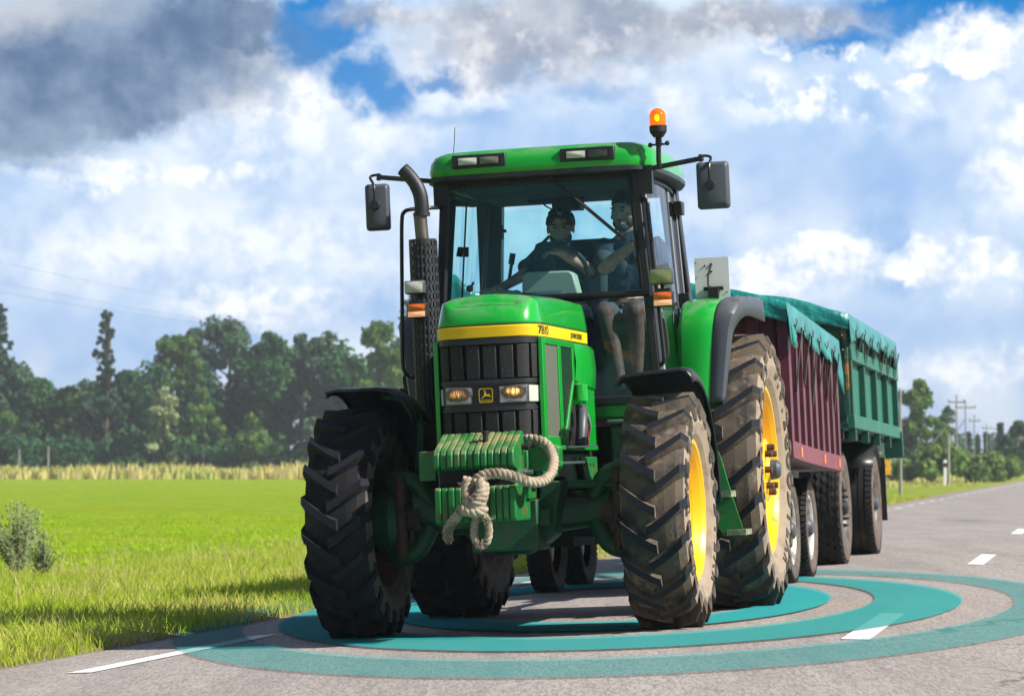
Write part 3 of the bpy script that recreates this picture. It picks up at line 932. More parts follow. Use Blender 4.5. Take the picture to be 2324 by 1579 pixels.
m = MB(); side_text(m, '7810', .074, .455, 1.778, sx=1.5); part('model_number', m, RUB, tr, stripe, smooth=0)
m = MB(); side_text(m, 'JOHN DEERE', .046, 1.40, 1.776, sx=1.35); part('brand_lettering', m, RUB, tr, stripe, smooth=0)

# grille: frame, slats, lamp band
gr = MB()
nose_strip(gr, -.43, .40, 1.10, 1.738, -.030, -.030, .03, .05, 1)
for z0, z1 in ((1.705, 1.738), (1.475, 1.500), (1.318, 1.342)):
    nose_strip(gr, -.43, .40, z0, z1, .004, .004, .035, .05, 0)
for l0, l1 in ((-.43, -.415), (.386, .402)): nose_strip(gr, l0, l1, 1.12, 1.738, .006, .006, .04, .05, 0)
nose_strip(gr, -.415, .39, 1.342, 1.475, -.004, -.004, .03, .05, 0)
grille = part('grille', gr, [BKP, GRD], tr, smooth=40)
ls = [-.40, -.31, -.21, -.11, -.01, .09, .19]
for i, l in enumerate(ls):
    for z0, z1 in ((1.503, 1.700), (1.10, 1.315)):
        sl = MB(); nose_strip(sl, l, l + .082, z0, z1, .000, .000, .03, .05, 0); part('grille_slat', sl, GRL, tr, grille, smooth=40, bevel=.006)
for z0, z1 in ((1.503, 1.700), (1.10, 1.315)): sl = MB(); nose_strip(sl, .285, .384, z0, z1, .003, .003, .03, .05, 0); part('grille_slat', sl, GRL, tr, grille, smooth=40, bevel=.006)


def lamp(name, x0, x1, z0, z1, y, lens, housing, parent, root=tr, skew=0.0, lit=None, frame=.008):
    h = MB(); h.hexa([(x0 - frame, y, z0 - frame), (x1 + frame, y + skew, z0 - frame), (x1 + frame, y + .07 + skew, z0 - frame), (x0 - frame, y + .07, z0 - frame),
                      (x0 - frame, y, z1 + frame), (x1 + frame, y + skew, z1 + frame), (x1 + frame, y + .07 + skew, z1 + frame), (x0 - frame, y + .07, z1 + frame)])
    hp = part(name, h, housing, root, parent, bevel=.008)
    l = MB(); N = 8; rows = []
    for i in range(N + 1):
        u = i / N; rows.append([(x0 + (x1 - x0) * u, y + skew * u - .004 - .012 * math.sin(math.pi * u) * math.sin(math.pi * j / N), z0 + (z1 - z0) * j / N) for j in range(N + 1)])
    l.grid(rows); part('lens', l, lens, root, hp, smooth=60)
    return hp


def lens_mat(name, seed, bright):
    """stained headlamp: warm bulb glow behind a fluted, half dirty lens"""
    m = bpy.data.materials.new(name); m.use_nodes = True; T = NT(m.node_tree)
    co = T.node('ShaderNodeTexCoord').outputs['Object']; sp = T.node('ShaderNodeSeparateXYZ'); T.l.new(co, sp.inputs[0])
    x, z = sp.outputs[0], sp.outputs[2]
    ex = T.m('DIVIDE', T.m('SUBTRACT', x, seed[0]), .075); ez = T.m('DIVIDE', T.m('SUBTRACT', z, seed[1]), .038)
    d = T.m('SQRT', T.m('ADD', T.m('MULTIPLY', ex, ex), T.m('MULTIPLY', ez, ez)))
    d = T.m('ADD', d, T.m('MULTIPLY', T.m('SUBTRACT', T.noise(co, 30, 5, .6), .5), .9))
    c = T.mix(T.mr(d, .95, 1.25), (0.075, 0.045, 0.02, 1), (0.32, 0.33, 0.35, 1))
    c = T.mix(T.mr(T.noise(co, 60, 4, .6), .5, .7, 0, .5), c, (.30, .18, .06, 1))
    p = T.node('ShaderNodeBsdfPrincipled'); T.put(p.inputs['Base Color'], c); p.inputs['Roughness'].default_value = .12; p.inputs['Coat Weight'].default_value = 1
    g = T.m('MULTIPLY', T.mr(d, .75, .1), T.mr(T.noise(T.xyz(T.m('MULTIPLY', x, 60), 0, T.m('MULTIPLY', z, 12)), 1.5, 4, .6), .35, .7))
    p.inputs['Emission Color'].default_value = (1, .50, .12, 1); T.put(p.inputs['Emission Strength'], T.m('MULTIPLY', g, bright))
    w = T.node('ShaderNodeTexWave'); T.l.new(co, w.inputs[0]); w.inputs['Scale'].default_value = 60
    T.l.new(T.bump(w.outputs[1], .25, .004), p.inputs['Normal'])
    o = T.node('ShaderNodeOutputMaterial'); T.l.new(p.outputs[0], o.inputs[0]); return m


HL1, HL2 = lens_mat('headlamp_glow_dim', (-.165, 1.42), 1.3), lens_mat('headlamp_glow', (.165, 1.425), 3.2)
lamp('headlight', -.235, -.085, 1.365, 1.455, -.632, HL1, GRY, grille, skew=-.008)
lamp('headlight', .085, .235, 1.365, 1.455, -.638, HL2, GRY, grille, skew=.022)
m = MB(); nose_strip(m, .255, .345, 1.362, 1.458, .008, .008, .02, .05); part('side_lamp', m, LNS, tr, grille, bevel=.004)
m = MB(); nose_strip(m, -.36, -.315, 1.362, 1.458, .008, .008, .02, .05); part('side_lamp', m, LNS, tr, grille, bevel=.004)

# badge: a yellow rounded frame, a leaping deer, the two words
bd = MB(); by = -.648
def flat(mb, poly, y, dz=.002, mat=0, cx=0.0, cz=0.0, s=1.0):
    mb.prism([(cx + p[0] * s, cz + p[1] * s) for p in poly], 'y', y - dz, y, mat)
bcx, bcz = 0.004, 1.408
def rrect(w, h, r, n=5):
    o = []
    for (sx, sy, a0) in ((1, 1, 0), (-1, 1, 90), (-1, -1, 180), (1, -1, 270)):
        for i in range(n + 1):
            a = R(a0 + 90 * i / n); o.append((sx * (w - r) + r * math.cos(a), sy * (h - r) + r * math.sin(a)))
    return o
op, ip = rrect(.041, .041, .012), rrect(.0375, .0375, .010)
n = len(op)
bd.add([(bcx + p[0], by - .004, bcz + p[1]) for p in op] + [(bcx + p[0], by - .004, bcz + p[1]) for p in ip], [(i, (i + 1) % n, n + (i + 1) % n, n + i) for i in range(n)], 0)
deer = [(-.010, .012), (-.006, .020), (-.010, .026), (-.014, .031), (-.008, .028), (-.004, .031), (-.003, .024), (.000, .019), (.003, .015), (-.001, .010), (.006, .006), (.016, .006), (.021, .010), (.022, .005), (.020, .000), (.026, -.004), (.032, -.006), (.033, -.009), (.024, -.008),
        (.016, -.005), (.006, -.004), (-.003, -.003), (-.009, -.008), (-.018, -.012), (-.024, -.018), (-.027, -.017), (-.020, -.009), (-.012, -.003), (-.009, .004)]
bd.add([(bcx + p[0] * 1.02, by - .004, bcz + p[1] * 1.02) for p in deer], [tuple(range(len(deer)))], 0)
vs, fs = text_mesh('JOHN DEERE', .0135, 0); bd.add([(bcx + v.x * .88, by - .004, bcz - .029 + v.y) for v in vs], fs, 0)
badge_p = MB(); badge_p.prism([(bcx + p[0], bcz + p[1]) for p in rrect(.043, .043, .013)], 'y', by - .002, by + .01)
bp = part('badge', badge_p, RUB, tr, grille); part('badge_emblem', bd, YS, tr, bp, smooth=0)

# side panels
for sx in (1, -1):
    m = MB()
    def pan(poly, x0, x1, mat=0):
        if sx > 0: m.prism(poly, 'x', x0, x1, mat)
        else: m.prism([q for q in poly][::-1], 'x', -x1, -x0, mat)
    # front panel framed round two vents
    fr = [(-.505, 1.735), (-.425, 1.735), (-.425, 1.105), (-.505, 1.105)]
    pan([(-.525, 1.736), (-.44, 1.736), (-.46, 1.105), (-.54, 1.105)], .298, .325)
    pan([(-.44, 1.736), (.44, 1.736), (.44, 1.700), (-.44, 1.700)], .298, .327)
    pan([(-.06, 1.70), (.02, 1.70), (.02, 1.16), (-.06, 1.16)], .298, .327)
    pan([(.38, 1.70), (.44, 1.70), (.44, 1.52), (.12, 1.16), (.06, 1.16), (.38, 1.50)], .298, .327)
    pan([(-.46, 1.16), (.13, 1.16), (.11, 1.105), (-.46, 1.105)], .298, .327)
    # rear bulging panel
    rows = []
    for y, z0, z1, bx in ((.44, 1.50, 1.735, .327), (.55, 1.478, 1.735, .342), (.75, 1.46, 1.73, .360), (.93, 1.45, 1.72, .358), (.99, 1.45, 1.70, .33)):
        rows.append([(sx * (bx - .012), y, z1), (sx * bx, y, z1 - .02), (sx * (bx + .01), y, (z0 + z1) / 2), (sx * bx, y, z0 + .01), (sx * (bx - .03), y, z0)])
    m.grid(rows)
    pan([(.70, 1.50), (.96, 1.50), (.96, 1.09), (.70, 1.09)], .328, .345)
    pan([(-.54, 1.105), (.96, 1.105), (.96, 1.08), (-.54, 1.08)], .24, .355)
    sp_ = part('side_panel', m, G, tr, bevel=.004, smooth=40)
    for a, b, z0, zz in ((-.44, -.06, 1.16, 1.16), (.02, .38, 1.16, 1.50)):
        v = MB(); n = 15 if a < 0 else 12
        for i in range(n):
            y = a + (b - a) * (i + .5) / n; zb = z0 if a < 0 else 1.16 + max(0, (y - .06) / .32) * .34
            v.box(sx * .312 - .006, sx * .312 + .006, y - .006, y + .006, zb, 1.70)
        part('vent', v, pbr('vent_fins', (.20, .22, .17), .5, dust_sheen=None) if a < 0 else GD, tr, sp_)
        v = MB(); v.box(min(sx * .296, sx * .300), max(sx * .296, sx * .300), a, b, zz if a < 0 else 1.2, 1.70); part('vent_backing', v, GRD, tr, sp_)

# engine and other dark bulk under the panels
m = MB(); m.box(-.27, .27, -.52, 1.15, 1.02, 1.72); m.box(-.20, .20, -.3, 2.7, .62, 1.02); m.box(-.30, .30, .95, 1.2, .80, 1.60)
engine = part('engine', m, GRD, tr, bevel=.02)
m = MB()
m.tube(smoothpath([(.345, .42, 1.11), (.35, .46, 1.22), (.345, .52, 1.30), (.33, .60, 1.33)], 5), .034, 10); part('coolant_hose', m, GRY, tr, engine)
m = MB(); m.lathe([(0, .001), (0, .055), (.10, .055), (.11, .03), (.11, .001)], (.335, .50, 1.38), 'z', 14); m.box(.30, .36, .44, .56, 1.36, 1.385); part('filter_housing', m, G, tr, engine, smooth=40)
m = MB(); m.tube(smoothpath([(.35, .53, 1.27), (.355, .56, 1.20), (.35, .60, 1.14), (.34, .66, 1.10)], 5), .017, 8); part('red_hose', m, pbr('red_rubber', (.20, .03, .03), .6), tr, engine)
m = MB(); m.tube(smoothpath([(.34, .60, 1.36), (.37, .62, 1.24), (.35, .64, 1.14)], 5), .010, 8); part('steel_pipe', m, STL, tr, engine)
# frame rail with its holes
for sx in (1, -1):
    m = MB(); m.prism([(-.62, 1.06), (1.0, 1.06), (1.0, .80), (.60, .80), (.10, .92), (-.62, .92)] if sx > 0 else [(-.62, .92), (.10, .92), (.60, .80), (1.0, .80), (1.0, 1.06), (-.62, 1.06)], 'x', sx * .285 - .015, sx * .285 + .015)
    m.prism([(.42, 1.04), (.95, 1.04), (.95, .84), (.70, .76)][:: sx], 'x', sx * .335 - .012, sx * .335 + .012)
    fr_ = part('frame_rail', m, GW, tr, bevel=.006)
    if sx > 0:
        for yy, zz in [(.5, .99), (.6, .99), (.7, .99), (.8, .99), (.6, .91), (.7, .91), (.8, .91), (.75, .84)]:
            h = MB(); h.lathe([(0, .012), (.003, .012), (.003, .001)], (.3475, yy, zz), 'x', 8); part('bolt_hole', h, GRD, tr, fr_)
# front support casting and weight carrier
m = MB(); m.box(-.25, .25, -.72, -.50, .80, 1.08); m.box(-.40, .385, -.68, -.60, .96, 1.095); m.box(-.40, -.30, -.70, -.56, .93, 1.10)
m.prism([(.385, .955), (.40, .955), (.425, .98), (.425, 1.09), (.385, 1.10)], 'y', -.68, -.56)
part('weight_carrier', m, GW, tr, bevel=.008)
m = MB(); m.tube([(-.42, -.6, 1.0), (.55, -.55, 1.0)], .008, 6); m.tube([(.45, -.5, 1.09), (.62, -.5, 1.09)], .006, 6); part('coolant_pipe', m, STL, tr)


# suitcase weights: each slab is a part
prof = [(-.70, 1.185), (-.735, 1.195), (-.775, 1.18), (-.985, 1.095), (-1.005, 1.07), (-1.005, 1.00), (-.985, .985), (-.90, .975), (-.885, .95), (-.885, .905), (-.90, .888), (-.985, .885), (-1.0, .87), (-1.0, .695), (-.98, .68), (-.60, .68), (-.585, .70), (-.585, .93), (-.66, .96)]
nw = 12; x0, x1 = -.245, .228
wgroot = MB(); wgroot.box(x0 + .02, x1 - .02, -.93, -.60, .70, 1.10)
wts = part('front_weights', wgroot, GRD, tr)
for i in range(nw):
    a = x0 + (x1 - x0) * i / nw; b = a + (x1 - x0) / nw
    m = MB(); jit = random.uniform(-.006, .006)
    pr = [(y + jit, z + (.0 if z < 1.1 else random.uniform(-.002, .002))) for y, z in prof]
    m.prism(pr[::-1], 'x', a + .001, b - .001)
    part('weight_slab', m, GW, tr, wts, bevel=.009, seg=3)
m = MB(); m.lathe([(0, .016), (.05, .016), (.05, .022), (.065, .022), (.065, .001)], (.04, -.875, 1.135), 'z', 12); part('weight_pin', m, RUB, tr, wts)
m = MB(); m.lathe([(0, .018), (.04, .018), (.04, .001)], (x1, -.76, 1.10), 'x', 14); part('weight_eye', m, GRD, tr, wts)
m = MB(); m.lathe([(0, .026), (.028, .026), (.028, .014), (.065, .014), (.065, .001)], (x1, -.80, .955), 'x', 6); part('clamp_bolt', m, STL, tr, wts)

# ---------------------------------------------------------------- front axle
m = MB()
rows = []
for x, zc, hz, yc, hy in ((-.60, .80, .10, 0, .10), (-.50, .735, .10, 0, .09), (-.42, .70, .095, -.02, .085), (-.30, .69, .09, -.03, .09), (-.22, .66, .13, -.03, .15), (-.10, .62, .15, -.04, .19), (.10, .62, .15, -.04, .19), (.22, .655, .13, -.03, .15), (.30, .70, .10, -.03, .10), (.45, .705, .09, 0, .09), (.60, .74, .10, 0, .10)):
    rows.append([(x, yc + hy * math.cos(2 * math.pi * k / 12) * (1.15 if k % 3 else 1.0), zc + hz * math.sin(2 * math.pi * k / 12)) for k in range(12)])
m.grid(rows, 0, True, True)
m.box(-.16, .24, -.46, -.12, .50, .80); m.prism([(.22, .52), (.30, .58), (.34, .80), (.36, .90), (.22, .90)], 'y', -.30, -.05)
m.box(-.36, .30, -.40, -.25, .64, .74)
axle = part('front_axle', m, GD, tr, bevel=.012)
for sx in (-1, 1):
    m = MB()      # steering yoke round the swivel
    m.tube(smoothpath([(sx * .50, -.02, .80), (sx * .58, -.05, .92), (sx * .68, -.05, .95), (sx * .74, -.03, .93)], 5), .055, 10)
    m.tube(smoothpath([(sx * .50, -.02, .66), (sx * .58, -.05, .52), (sx * .68, -.05, .48), (sx * .74, -.03, .50)], 5), .055, 10)
    m.lathe([(0, .17), (.05, .19), (.14, .17), (.20, .13)], (sx * .68, 0, .70), 'x', 24, sgn=sx)
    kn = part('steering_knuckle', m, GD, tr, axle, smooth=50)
    m = MB(); m.lathe([(0, .001), (0, .085), (.12, .085)], (sx * .55, -.03, .72), 'x', 16, sgn=sx); m.lathe([(-.25, .035), (.25, .035)], (sx * .66, -.12, .72), 'z', 10); part('universal_joint', m, RST, tr, kn)
m = MB(); m.tube([(-.62, .20, .86), (.62, .20, .86)], .024, 10); m.tube([(.22, -.10, .875), (.62, -.05, .87)], .028, 10); part('tie_rod', m, GD, tr, axle)
m = MB(); m.tube([(-.55, .05, .80), (-.28, -.05, .80)], .03, 10); part('steering_cylinder', m, BKM, tr, axle)

# front mudguards
for sx in (-1, 1):
    m = MB(); rows = []; n = 18
    if sx > 0: prof_ = [(.700, .045), (.702, .012), (.715, 0), (.80, -.008), (.95, -.018), (1.06, -.026), (1.10, -.020), (1.125, .01), (1.135, .05)]
    else: prof_ = [(.555, .22), (.575, .15), (.62, .07), (.70, .012), (.77, 0), (.90, 0), (1.02, -.004), (1.08, .004), (1.075, .035)]
    for i in range(n + 1):
        th = R(78 + (i / n) * 100); rr = FR_ + .115
        y = -math.cos(th) * rr; zc = FR_ + math.sin(th) * rr
        dn = lambda q: q * V3(0, math.cos(th) * .2, -1 if th < R(110) else -math.sin(th))
        k = 1 if sx > 0 else lerp(1, .5, i / n)
        rows.append([V3(sx * x, y, zc) + dn(dr_ * k) for x, dr_ in prof_])
    m.grid(rows)
    gd = part('front_mudguard', m, BKM, tr, smooth=50)
    so = gd.modifiers.new('solid', 'SOLIDIFY'); so.thickness = .014; so.offset = 0
    m = MB()
    if sx < 0: m.tube(smoothpath([(-.78, .02, FR_ + .76), (-.62, .03, FR_ + .72), (-.56, .04, FR_ + .60), (-.575, .04, FR_ + .38), (-.60, .04, FR_ + .16)], 6), .022, 8)
    else: m.tube(smoothpath([(.82, .35, FR_ + .70), (.70, .35, FR_ + .66), (.66, .32, FR_ + .40), (.64, .3, FR_ + .05)], 6), .022, 8)
    part('mudguard_bracket', m, GD, tr, gd)

# ---------------------------------------------------------------- cab
CY0 = 1.22
def fp(side, z):
    """front pillar axis at a height"""
    t = (2.83 - z) / (2.83 - 1.40)
    return V3(side * lerp(.615, .715, t), lerp(CY0 + .02, CY0 - .02, t), z)
def rp(side, z):
    t = (2.83 - z) / (2.83 - 1.40)
    return V3(side * lerp(.600, .705, t), lerp(2.66, 2.78, t), z)
m = MB()
for s_ in (-1, 1):
    m.beam(fp(s_, 2.86), fp(s_, 1.36), .055, .07, up=(0, 1, 0))
    m.beam(rp(s_, 2.86), rp(s_, 1.40), .12, .10, up=(0, 1, 0))
m.beam(fp(-1, 2.84), fp(1, 2.84), .05, .07); m.beam(rp(-1, 2.84), rp(1, 2.84), .08, .10); m.beam(rp(-1, 2.0), rp(1, 2.0), .08, .10)
for s_ in (-1, 1): m.beam(fp(s_, 2.83), rp(s_, 2.83), .05, .05)
m.box(-.70, .70, 1.16, 1.24, 1.36, 1.42)
cabf = part('cab_frame', m, BKM, tr, bevel=.01)
m = MB()
m.box(-.72, .72, 1.18, 2.85, 1.28, 1.40); part('cab_floor', m, G, tr, cabf, bevel=.02)
m = MB(); m.box(-.66, .66, 1.9, 2.8, 1.40, 1.98); m.box(-.66, .66, 2.62, 2.80, 1.4, 2.02); m.box(-.55, .18, 1.26, 1.42, 1.42, 2.03)
part('cab_lining', m, CAB, tr, cabf, bevel=.03)
# chromed edge of the door pillar
m = MB(); a, b = fp(1, 2.80) + V3(.034, .035, 0), fp(1, 1.42) + V3(.034, .035, 0); m.beam(a, b, .030, .06, up=(0, 1, 0)); part('pillar_trim', m, PLG, tr, cabf, bevel=.003)
# windshield with its black border
m = MB(); q = [fp(-1, 2.80) + V3(.03, -.03, 0), fp(1, 2.80) + V3(-.03, -.03, 0), fp(1, 2.07) + V3(-.03, -.03, 0), fp(-1, 2.07) + V3(.03, -.03, 0)]
N = 10; rows = []
for i in range(N + 1):
    t = i / N; a = q[3].lerp(q[0], t); b = q[2].lerp(q[1], t)
    rows.append([a.lerp(b, j / N) + V3(0, -.05 * math.sin(math.pi * j / N), 0) for j in range(N + 1)])
m.grid(rows); wsd = part('windshield', m, WSG, tr, cabf, smooth=180)
m = MB()
for e in (rows[0], rows[-1]):
    for a, b in zip(e, e[1:]): m.beam(a + V3(0, .004, 0), b + V3(0, .004, 0), .02, .018)
for a, b in ((q[3], q[0]), (q[2], q[1])): m.beam(a + V3(0, .004, 0), b + V3(0, .004, 0), .02, .022)
part('windshield_seal', m, RUB, tr, wsd)
# lower front pane and the bar above it
LOWG = glass('lower_pane_glass', (.26, .36, .42), .8, extra=((.07, .10, .14), .42))
m = MB(); q = [fp(1, 2.03) + V3(-.03, -.02, 0), fp(1, 1.42) + V3(-.03, -.02, 0)]
m.add([(.20, q[0].y, 2.03), q[0], q[1], (.26, q[1].y, 1.42)], [(0, 1, 2, 3)]); part('lower_front_pane', m, LOWG, tr, cabf)
m = MB(); m.tube([(.02, CY0 - .05, 2.055), (.68, CY0 - .03, 2.06)], .024, 10); m.tube([(-.62, CY0 - .03, 2.045), (.02, CY0 - .05, 2.05)], .02, 8); part('windshield_bar', m, BKM, tr, cabf)
# side doors
for s_ in (-1, 1):
    m = MB(); a, b, c, d = fp(s_, 2.80) + V3(.012 * s_, .04, 0), rp(s_, 2.80) + V3(.03 * s_, -.06, 0), rp(s_, 1.42) + V3(.03 * s_, -.35, 0), fp(s_, 1.42) + V3(.012 * s_, .04, 0)
    rows = []
    for i in range(7):
        t = i / 6; p0 = d.lerp(a, t); p1 = c.lerp(b, t); rows.append([p0.lerp(p1, j / 8) + V3(s_ * .045 * math.sin(math.pi * j / 8), 0, 0) for j in range(9)])
    m.grid(rows); dr = part('door', m, CLN, tr, cabf, smooth=180)
    m = MB()
    for i in range(6): m.beam(rows[i][8], rows[i + 1][8], .022, .022); m.beam(rows[i][5], rows[i + 1][5], .010, .010)
    for j in range(8): m.beam(rows[6][j], rows[6][j + 1], .02, .02); m.beam(rows[0][j], rows[0][j + 1], .02, .02)
    part('door_frame', m, BKM, tr, dr)
    m = MB()
    for i in range(6): m.beam(rows[i][8] + V3(s_ * .014, .012, 0), rows[i + 1][8] + V3(s_ * .014, .012, 0), .008, .008)
    part('door_trim', m, CHR, tr, dr)
    m = MB(); m.tube(smoothpath([rows[2][0] + V3(s_ * .03, -.0, .02), rows[2][0] + V3(s_ * .06, .02, 0), rows[1][0] + V3(s_ * .06, .02, .02), rows[1][0] + V3(s_ * .02, .01, 0)], 5), .013, 8); part('door_handle', m, RUB, tr, dr)
    for z in (2.70, 2.08):
        m = MB(); p = rows[5 if z > 2.5 else 3][8]; m.box(min(p.x, p.x + s_ * .06), max(p.x, p.x + s_ * .06), p.y - .05, p.y + .06, z - .05, z + .04); part('hinge', m, BKM, tr, dr, bevel=.008)
# rear window
m = MB(); m.add([rp(-1, 2.76) + V3(.04, .03, 0), rp(1, 2.76) + V3(-.04, .03, 0), rp(1, 2.04) + V3(-.04, .03, 0), rp(-1, 2.04) + V3(.04, .03, 0)], [(0, 1, 2, 3)]); part('rear_window', m, RWG, tr, cabf)

# roof
def roofloop(z, grow, drop=0.0):
    h = [(0, 1.10), (.35, 1.105), (.60, 1.125), (.675, 1.145), (.725, 1.20), (.76, 1.32), (.785, 1.7), (.79, 2.1), (.77, 2.45), (.70, 2.75), (.60, 2.9), (0, 2.95)]
    full = h + [(-x, y) for x, y in h[-2:0:-1]]
    cy = 2.0
    return [(x * .958 * (1 - grow / .78), cy + (y - cy) * (1 - grow / .9), z) for x, y in full]
m = MB()
m.grid([roofloop(2.865, 0), roofloop(2.90, -.008), roofloop(2.955, .002), roofloop(2.995, .028), roofloop(3.018, .07), roofloop(3.032, .16), roofloop(3.045, .34), roofloop(3.05, .6)], 0, True, True)
roof = part('roof', m, G, tr, cabf, smooth=50)
m = MB(); m.grid([roofloop(2.825, .06), roofloop(2.828, .0), roofloop(2.836, -.012), roofloop(2.862, -.012), roofloop(2.866, .01)], 0, True, True); part('roof_lip', m, BKP, tr, roof, smooth=40)
m = MB(); m.box(-.58, .58, 1.35, 2.6, 2.775, 2.83); m.box(-.5, -.1, 1.3, 1.45, 2.75, 2.82); part('headliner', m, CAB, tr, roof, bevel=.04)
for (xa, xb, zc) in ((-.535, -.185, 2.948), (.165, .515, 2.948)):
    m = MB(); m.box(xa, xb, 1.090, 1.16, zc - .043, zc + .043); bx = part('roof_lamp_box', m, BKP, tr, roof, bevel=.008)
    m = MB(); m.box(xa + .03, xb - .03, 1.0885, 1.095, zc - .03, zc + .03); part('recess', m, RUB, tr, bx)
    for k, (u0, u1) in enumerate(((.045, .165), (.185, .305))):
        lamp('work_lamp', xa + u0, xa + u1, zc - .022, zc + .022, 1.086, LNS if (k == 0) else (pbr('dim_lens', (.16, .16, .12), .12, coat=1) if xa < 0 else pbr('dark_lens', (.035, .035, .035), .1, coat=1)), RUB, bx, frame=.003)

# beacon
q = at(1498, 372, 'y', 1.16); bt = at(1497, 250, 'y', 1.16); bs = at(1497, 300, 'y', 1.16)
m = MB(); m.tube([V3(.785, 1.17, 2.84), V3(.785, 1.16, 2.90), V3(.79, 1.16, 3.02)], .016, 10)
for k in range(5): m.lathe([(0, .018), (.006, .024), (.012, .018)], (.79, 1.16, 2.975 + k * .013), 'z', 12)
bstem = part('beacon', m, BKM, tr, cabf)
m = MB(); m.lathe([(0, .018), (.0, .03), (.02, .045), (.035, .054), (.070, .056), (.075, .05), (.075, .001)], (.79, 1.16, 3.03), 'z', 24); part('beacon_base', m, RUB, tr, bstem, smooth=40)
AMBG = bpy.data.materials.new('beacon_dome'); AMBG.use_nodes = True
T = NT(AMBG.node_tree); p_ = T.node('ShaderNodeBsdfPrincipled'); p_.inputs['Base Color'].default_value = (1, .22, .0, 1); p_.inputs['Roughness'].default_value = .08; p_.inputs['Transmission Weight'].default_value = .55
p_.inputs['Emission Color'].default_value = (1, .18, .0, 1); p_.inputs['Emission Strength'].default_value = .25
o_ = T.node('ShaderNodeOutputMaterial'); T.l.new(p_.outputs[0], o_.inputs[0])
m = MB(); m.lathe([(0, .052)] + [(.055 + .055 * math.sin(R(a)), .053 * math.cos(R(a))) for a in range(0, 90, 12)] + [(.110, .001)], (.79, 1.16, 3.105), 'z', 28); part('beacon_dome', m, AMBG, tr, bstem, smooth=180)
m = MB(); m.ball((.79, 1.14, 3.15), (.012, .012, .02)); part('bulb', m, pbr('bulb', (1, .7, .3), .3, emit=((1, .65, .2), 9)), tr, bstem)
m = MB(); m.tube([(.74, 1.165, 2.985), (.84, 1.155, 2.985)], .007, 6); m.ball((.735, 1.165, 2.985), .016, 8, 6); m.ball((.845, 1.155, 2.990), .016, 8, 6); part('wing_nut', m, BKM, tr, bstem)
m = MB(); m.tube([(-.58, 1.35, 3.0), (-.575, 1.35, 3.07), (-.57, 1.35, 3.10), (-.562, 1.35, 3.2)], .0025, 5); part('aerial', m, RUB, tr, cabf)

# mirrors
def mirror(s_, box, elbow, root_pt, hub):
    a, b = at(box[0], box[1], 'y', 1.2), at(box[2], box[3], 'y', 1.2)
    m = MB(); cx, cz = (a.x + b.x) / 2, (a.z + b.z) / 2; w, h = abs(b.x - a.x) / 2, abs(a.z - b.z) / 2
    rr = rrect(w, h, .022); lp = lambda k, y: [(cx + p[0] * k + s_ * .004 * 0, y, cz + p[1] * k - p[0] * .0) for p in rr]
    m.grid([lp(.80, 1.155), lp(.93, 1.165), lp(1, 1.185), lp(1, 1.215), lp(.95, 1.222)], 0, True, True)
    e = at(*elbow, 'y', 1.2); h_ = at(*hub, 'y', 1.13); r0 = at(*root_pt, 'y', 1.22)
    arm = MB(); arm.tube([r0, r0.lerp(e, .75)], .014, 8); arm.beam(r0, r0.lerp(e, .97), .02, .03)
    arm.tube(smoothpath([r0.lerp(e, .93), e + V3(-s_ * .01, 0, .012), e + V3(s_ * .035, 0, .0), V3(h_.x + s_ * .0, 1.13, lerp(e.z, h_.z, .35)), V3(h_.x, 1.13, h_.z)], 6), .009, 8)
    arm.box(min(r0.x, r0.x - s_ * .09), max(r0.x, r0.x - s_ * .09), 1.19, 1.25, r0.z - .16, r0.z + .02)
    arm.beam(r0.lerp(e, .90) + V3(0, -.02, 0), r0.lerp(e, .96) + V3(0, -.02, 0), .03, .045)
    mp = part('mirror', arm, BKM, tr, cabf, smooth=40)
    part('mirror_shell', m, GRY, tr, mp, smooth=50)
    m2 = MB(); m2.lathe([(0, .001), (0, .028), (.05, .034), (.052, .001)], (h_.x, 1.112, h_.z), 'y', 18); part('mirror_knob', m2, BKP, tr, mp)
mirror(-1, (829, 420, 887, 522), (852, 402), (985, 412), (850, 465))
mirror(1, (1580, 370, 1658, 472), (1600, 358), (1480, 382), (1611, 418))

# wiper
m = MB(); a, b = at(1232, 388, 'y', 1.135), at(1420, 546, 'y', 1.14)
m.tube([a, a.lerp(b, .55)], .009, 6); m.beam(a.lerp(b, .35), b, .012, .022); part('wiper', m, RUB, tr, cabf)
# brackets with work lamp and indicator beside each pillar
for s_, (wx0, wy0, wx1, wy1), (ix0, iy0, ix1, iy1), ln in ((-1, (919, 640, 960, 663), (925, 691, 965, 718), LNS), (1, (1475, 613, 1525, 641), (1483, 664, 1525, 692), LNY)):
    yy = 1.08 if s_ > 0 else .74
    a, b = at(wx0, wy0, 'y', yy), at(wx1, wy1, 'y', yy); c, d = at(ix0, iy0, 'y', yy), at(ix1, iy1, 'y', yy)
    m = MB(); x_in = fp(s_, 2.0).x; ym = yy + .07
    m.beam((x_in, 1.2 if s_ > 0 else .9, (c.z + d.z) / 2 - .01), ((c.x + d.x) / 2, ym, (c.z + d.z) / 2 - .01), .05, .075, up=(0, 0, 1)); m.tube([((c.x + d.x) / 2 - .01, ym, d.z), ((c.x + d.x) / 2 - .01, ym, b.z)], .014, 8)
    m.box((c.x + d.x) / 2 - .05, (c.x + d.x) / 2 + .05, yy + .01, yy + .07, c.z, c.z + .025)
    br = part('lamp_bracket', m, BKM, tr, cabf, bevel=.004)
    lamp('work_lamp', min(a.x, b.x), max(a.x, b.x), b.z, a.z, yy, ln, GRY, br, frame=.006)
    zm = lerp(d.z, c.z, .48)
    hp = lamp('indicator', min(c.x, d.x), max(c.x, d.x), zm, c.z, yy, AMB, RUB, br, frame=.007)
    lamp('indicator', min(c.x, d.x), max(c.x, d.x), d.z, zm - .004, yy, AMBL, RUB, br, frame=.007)

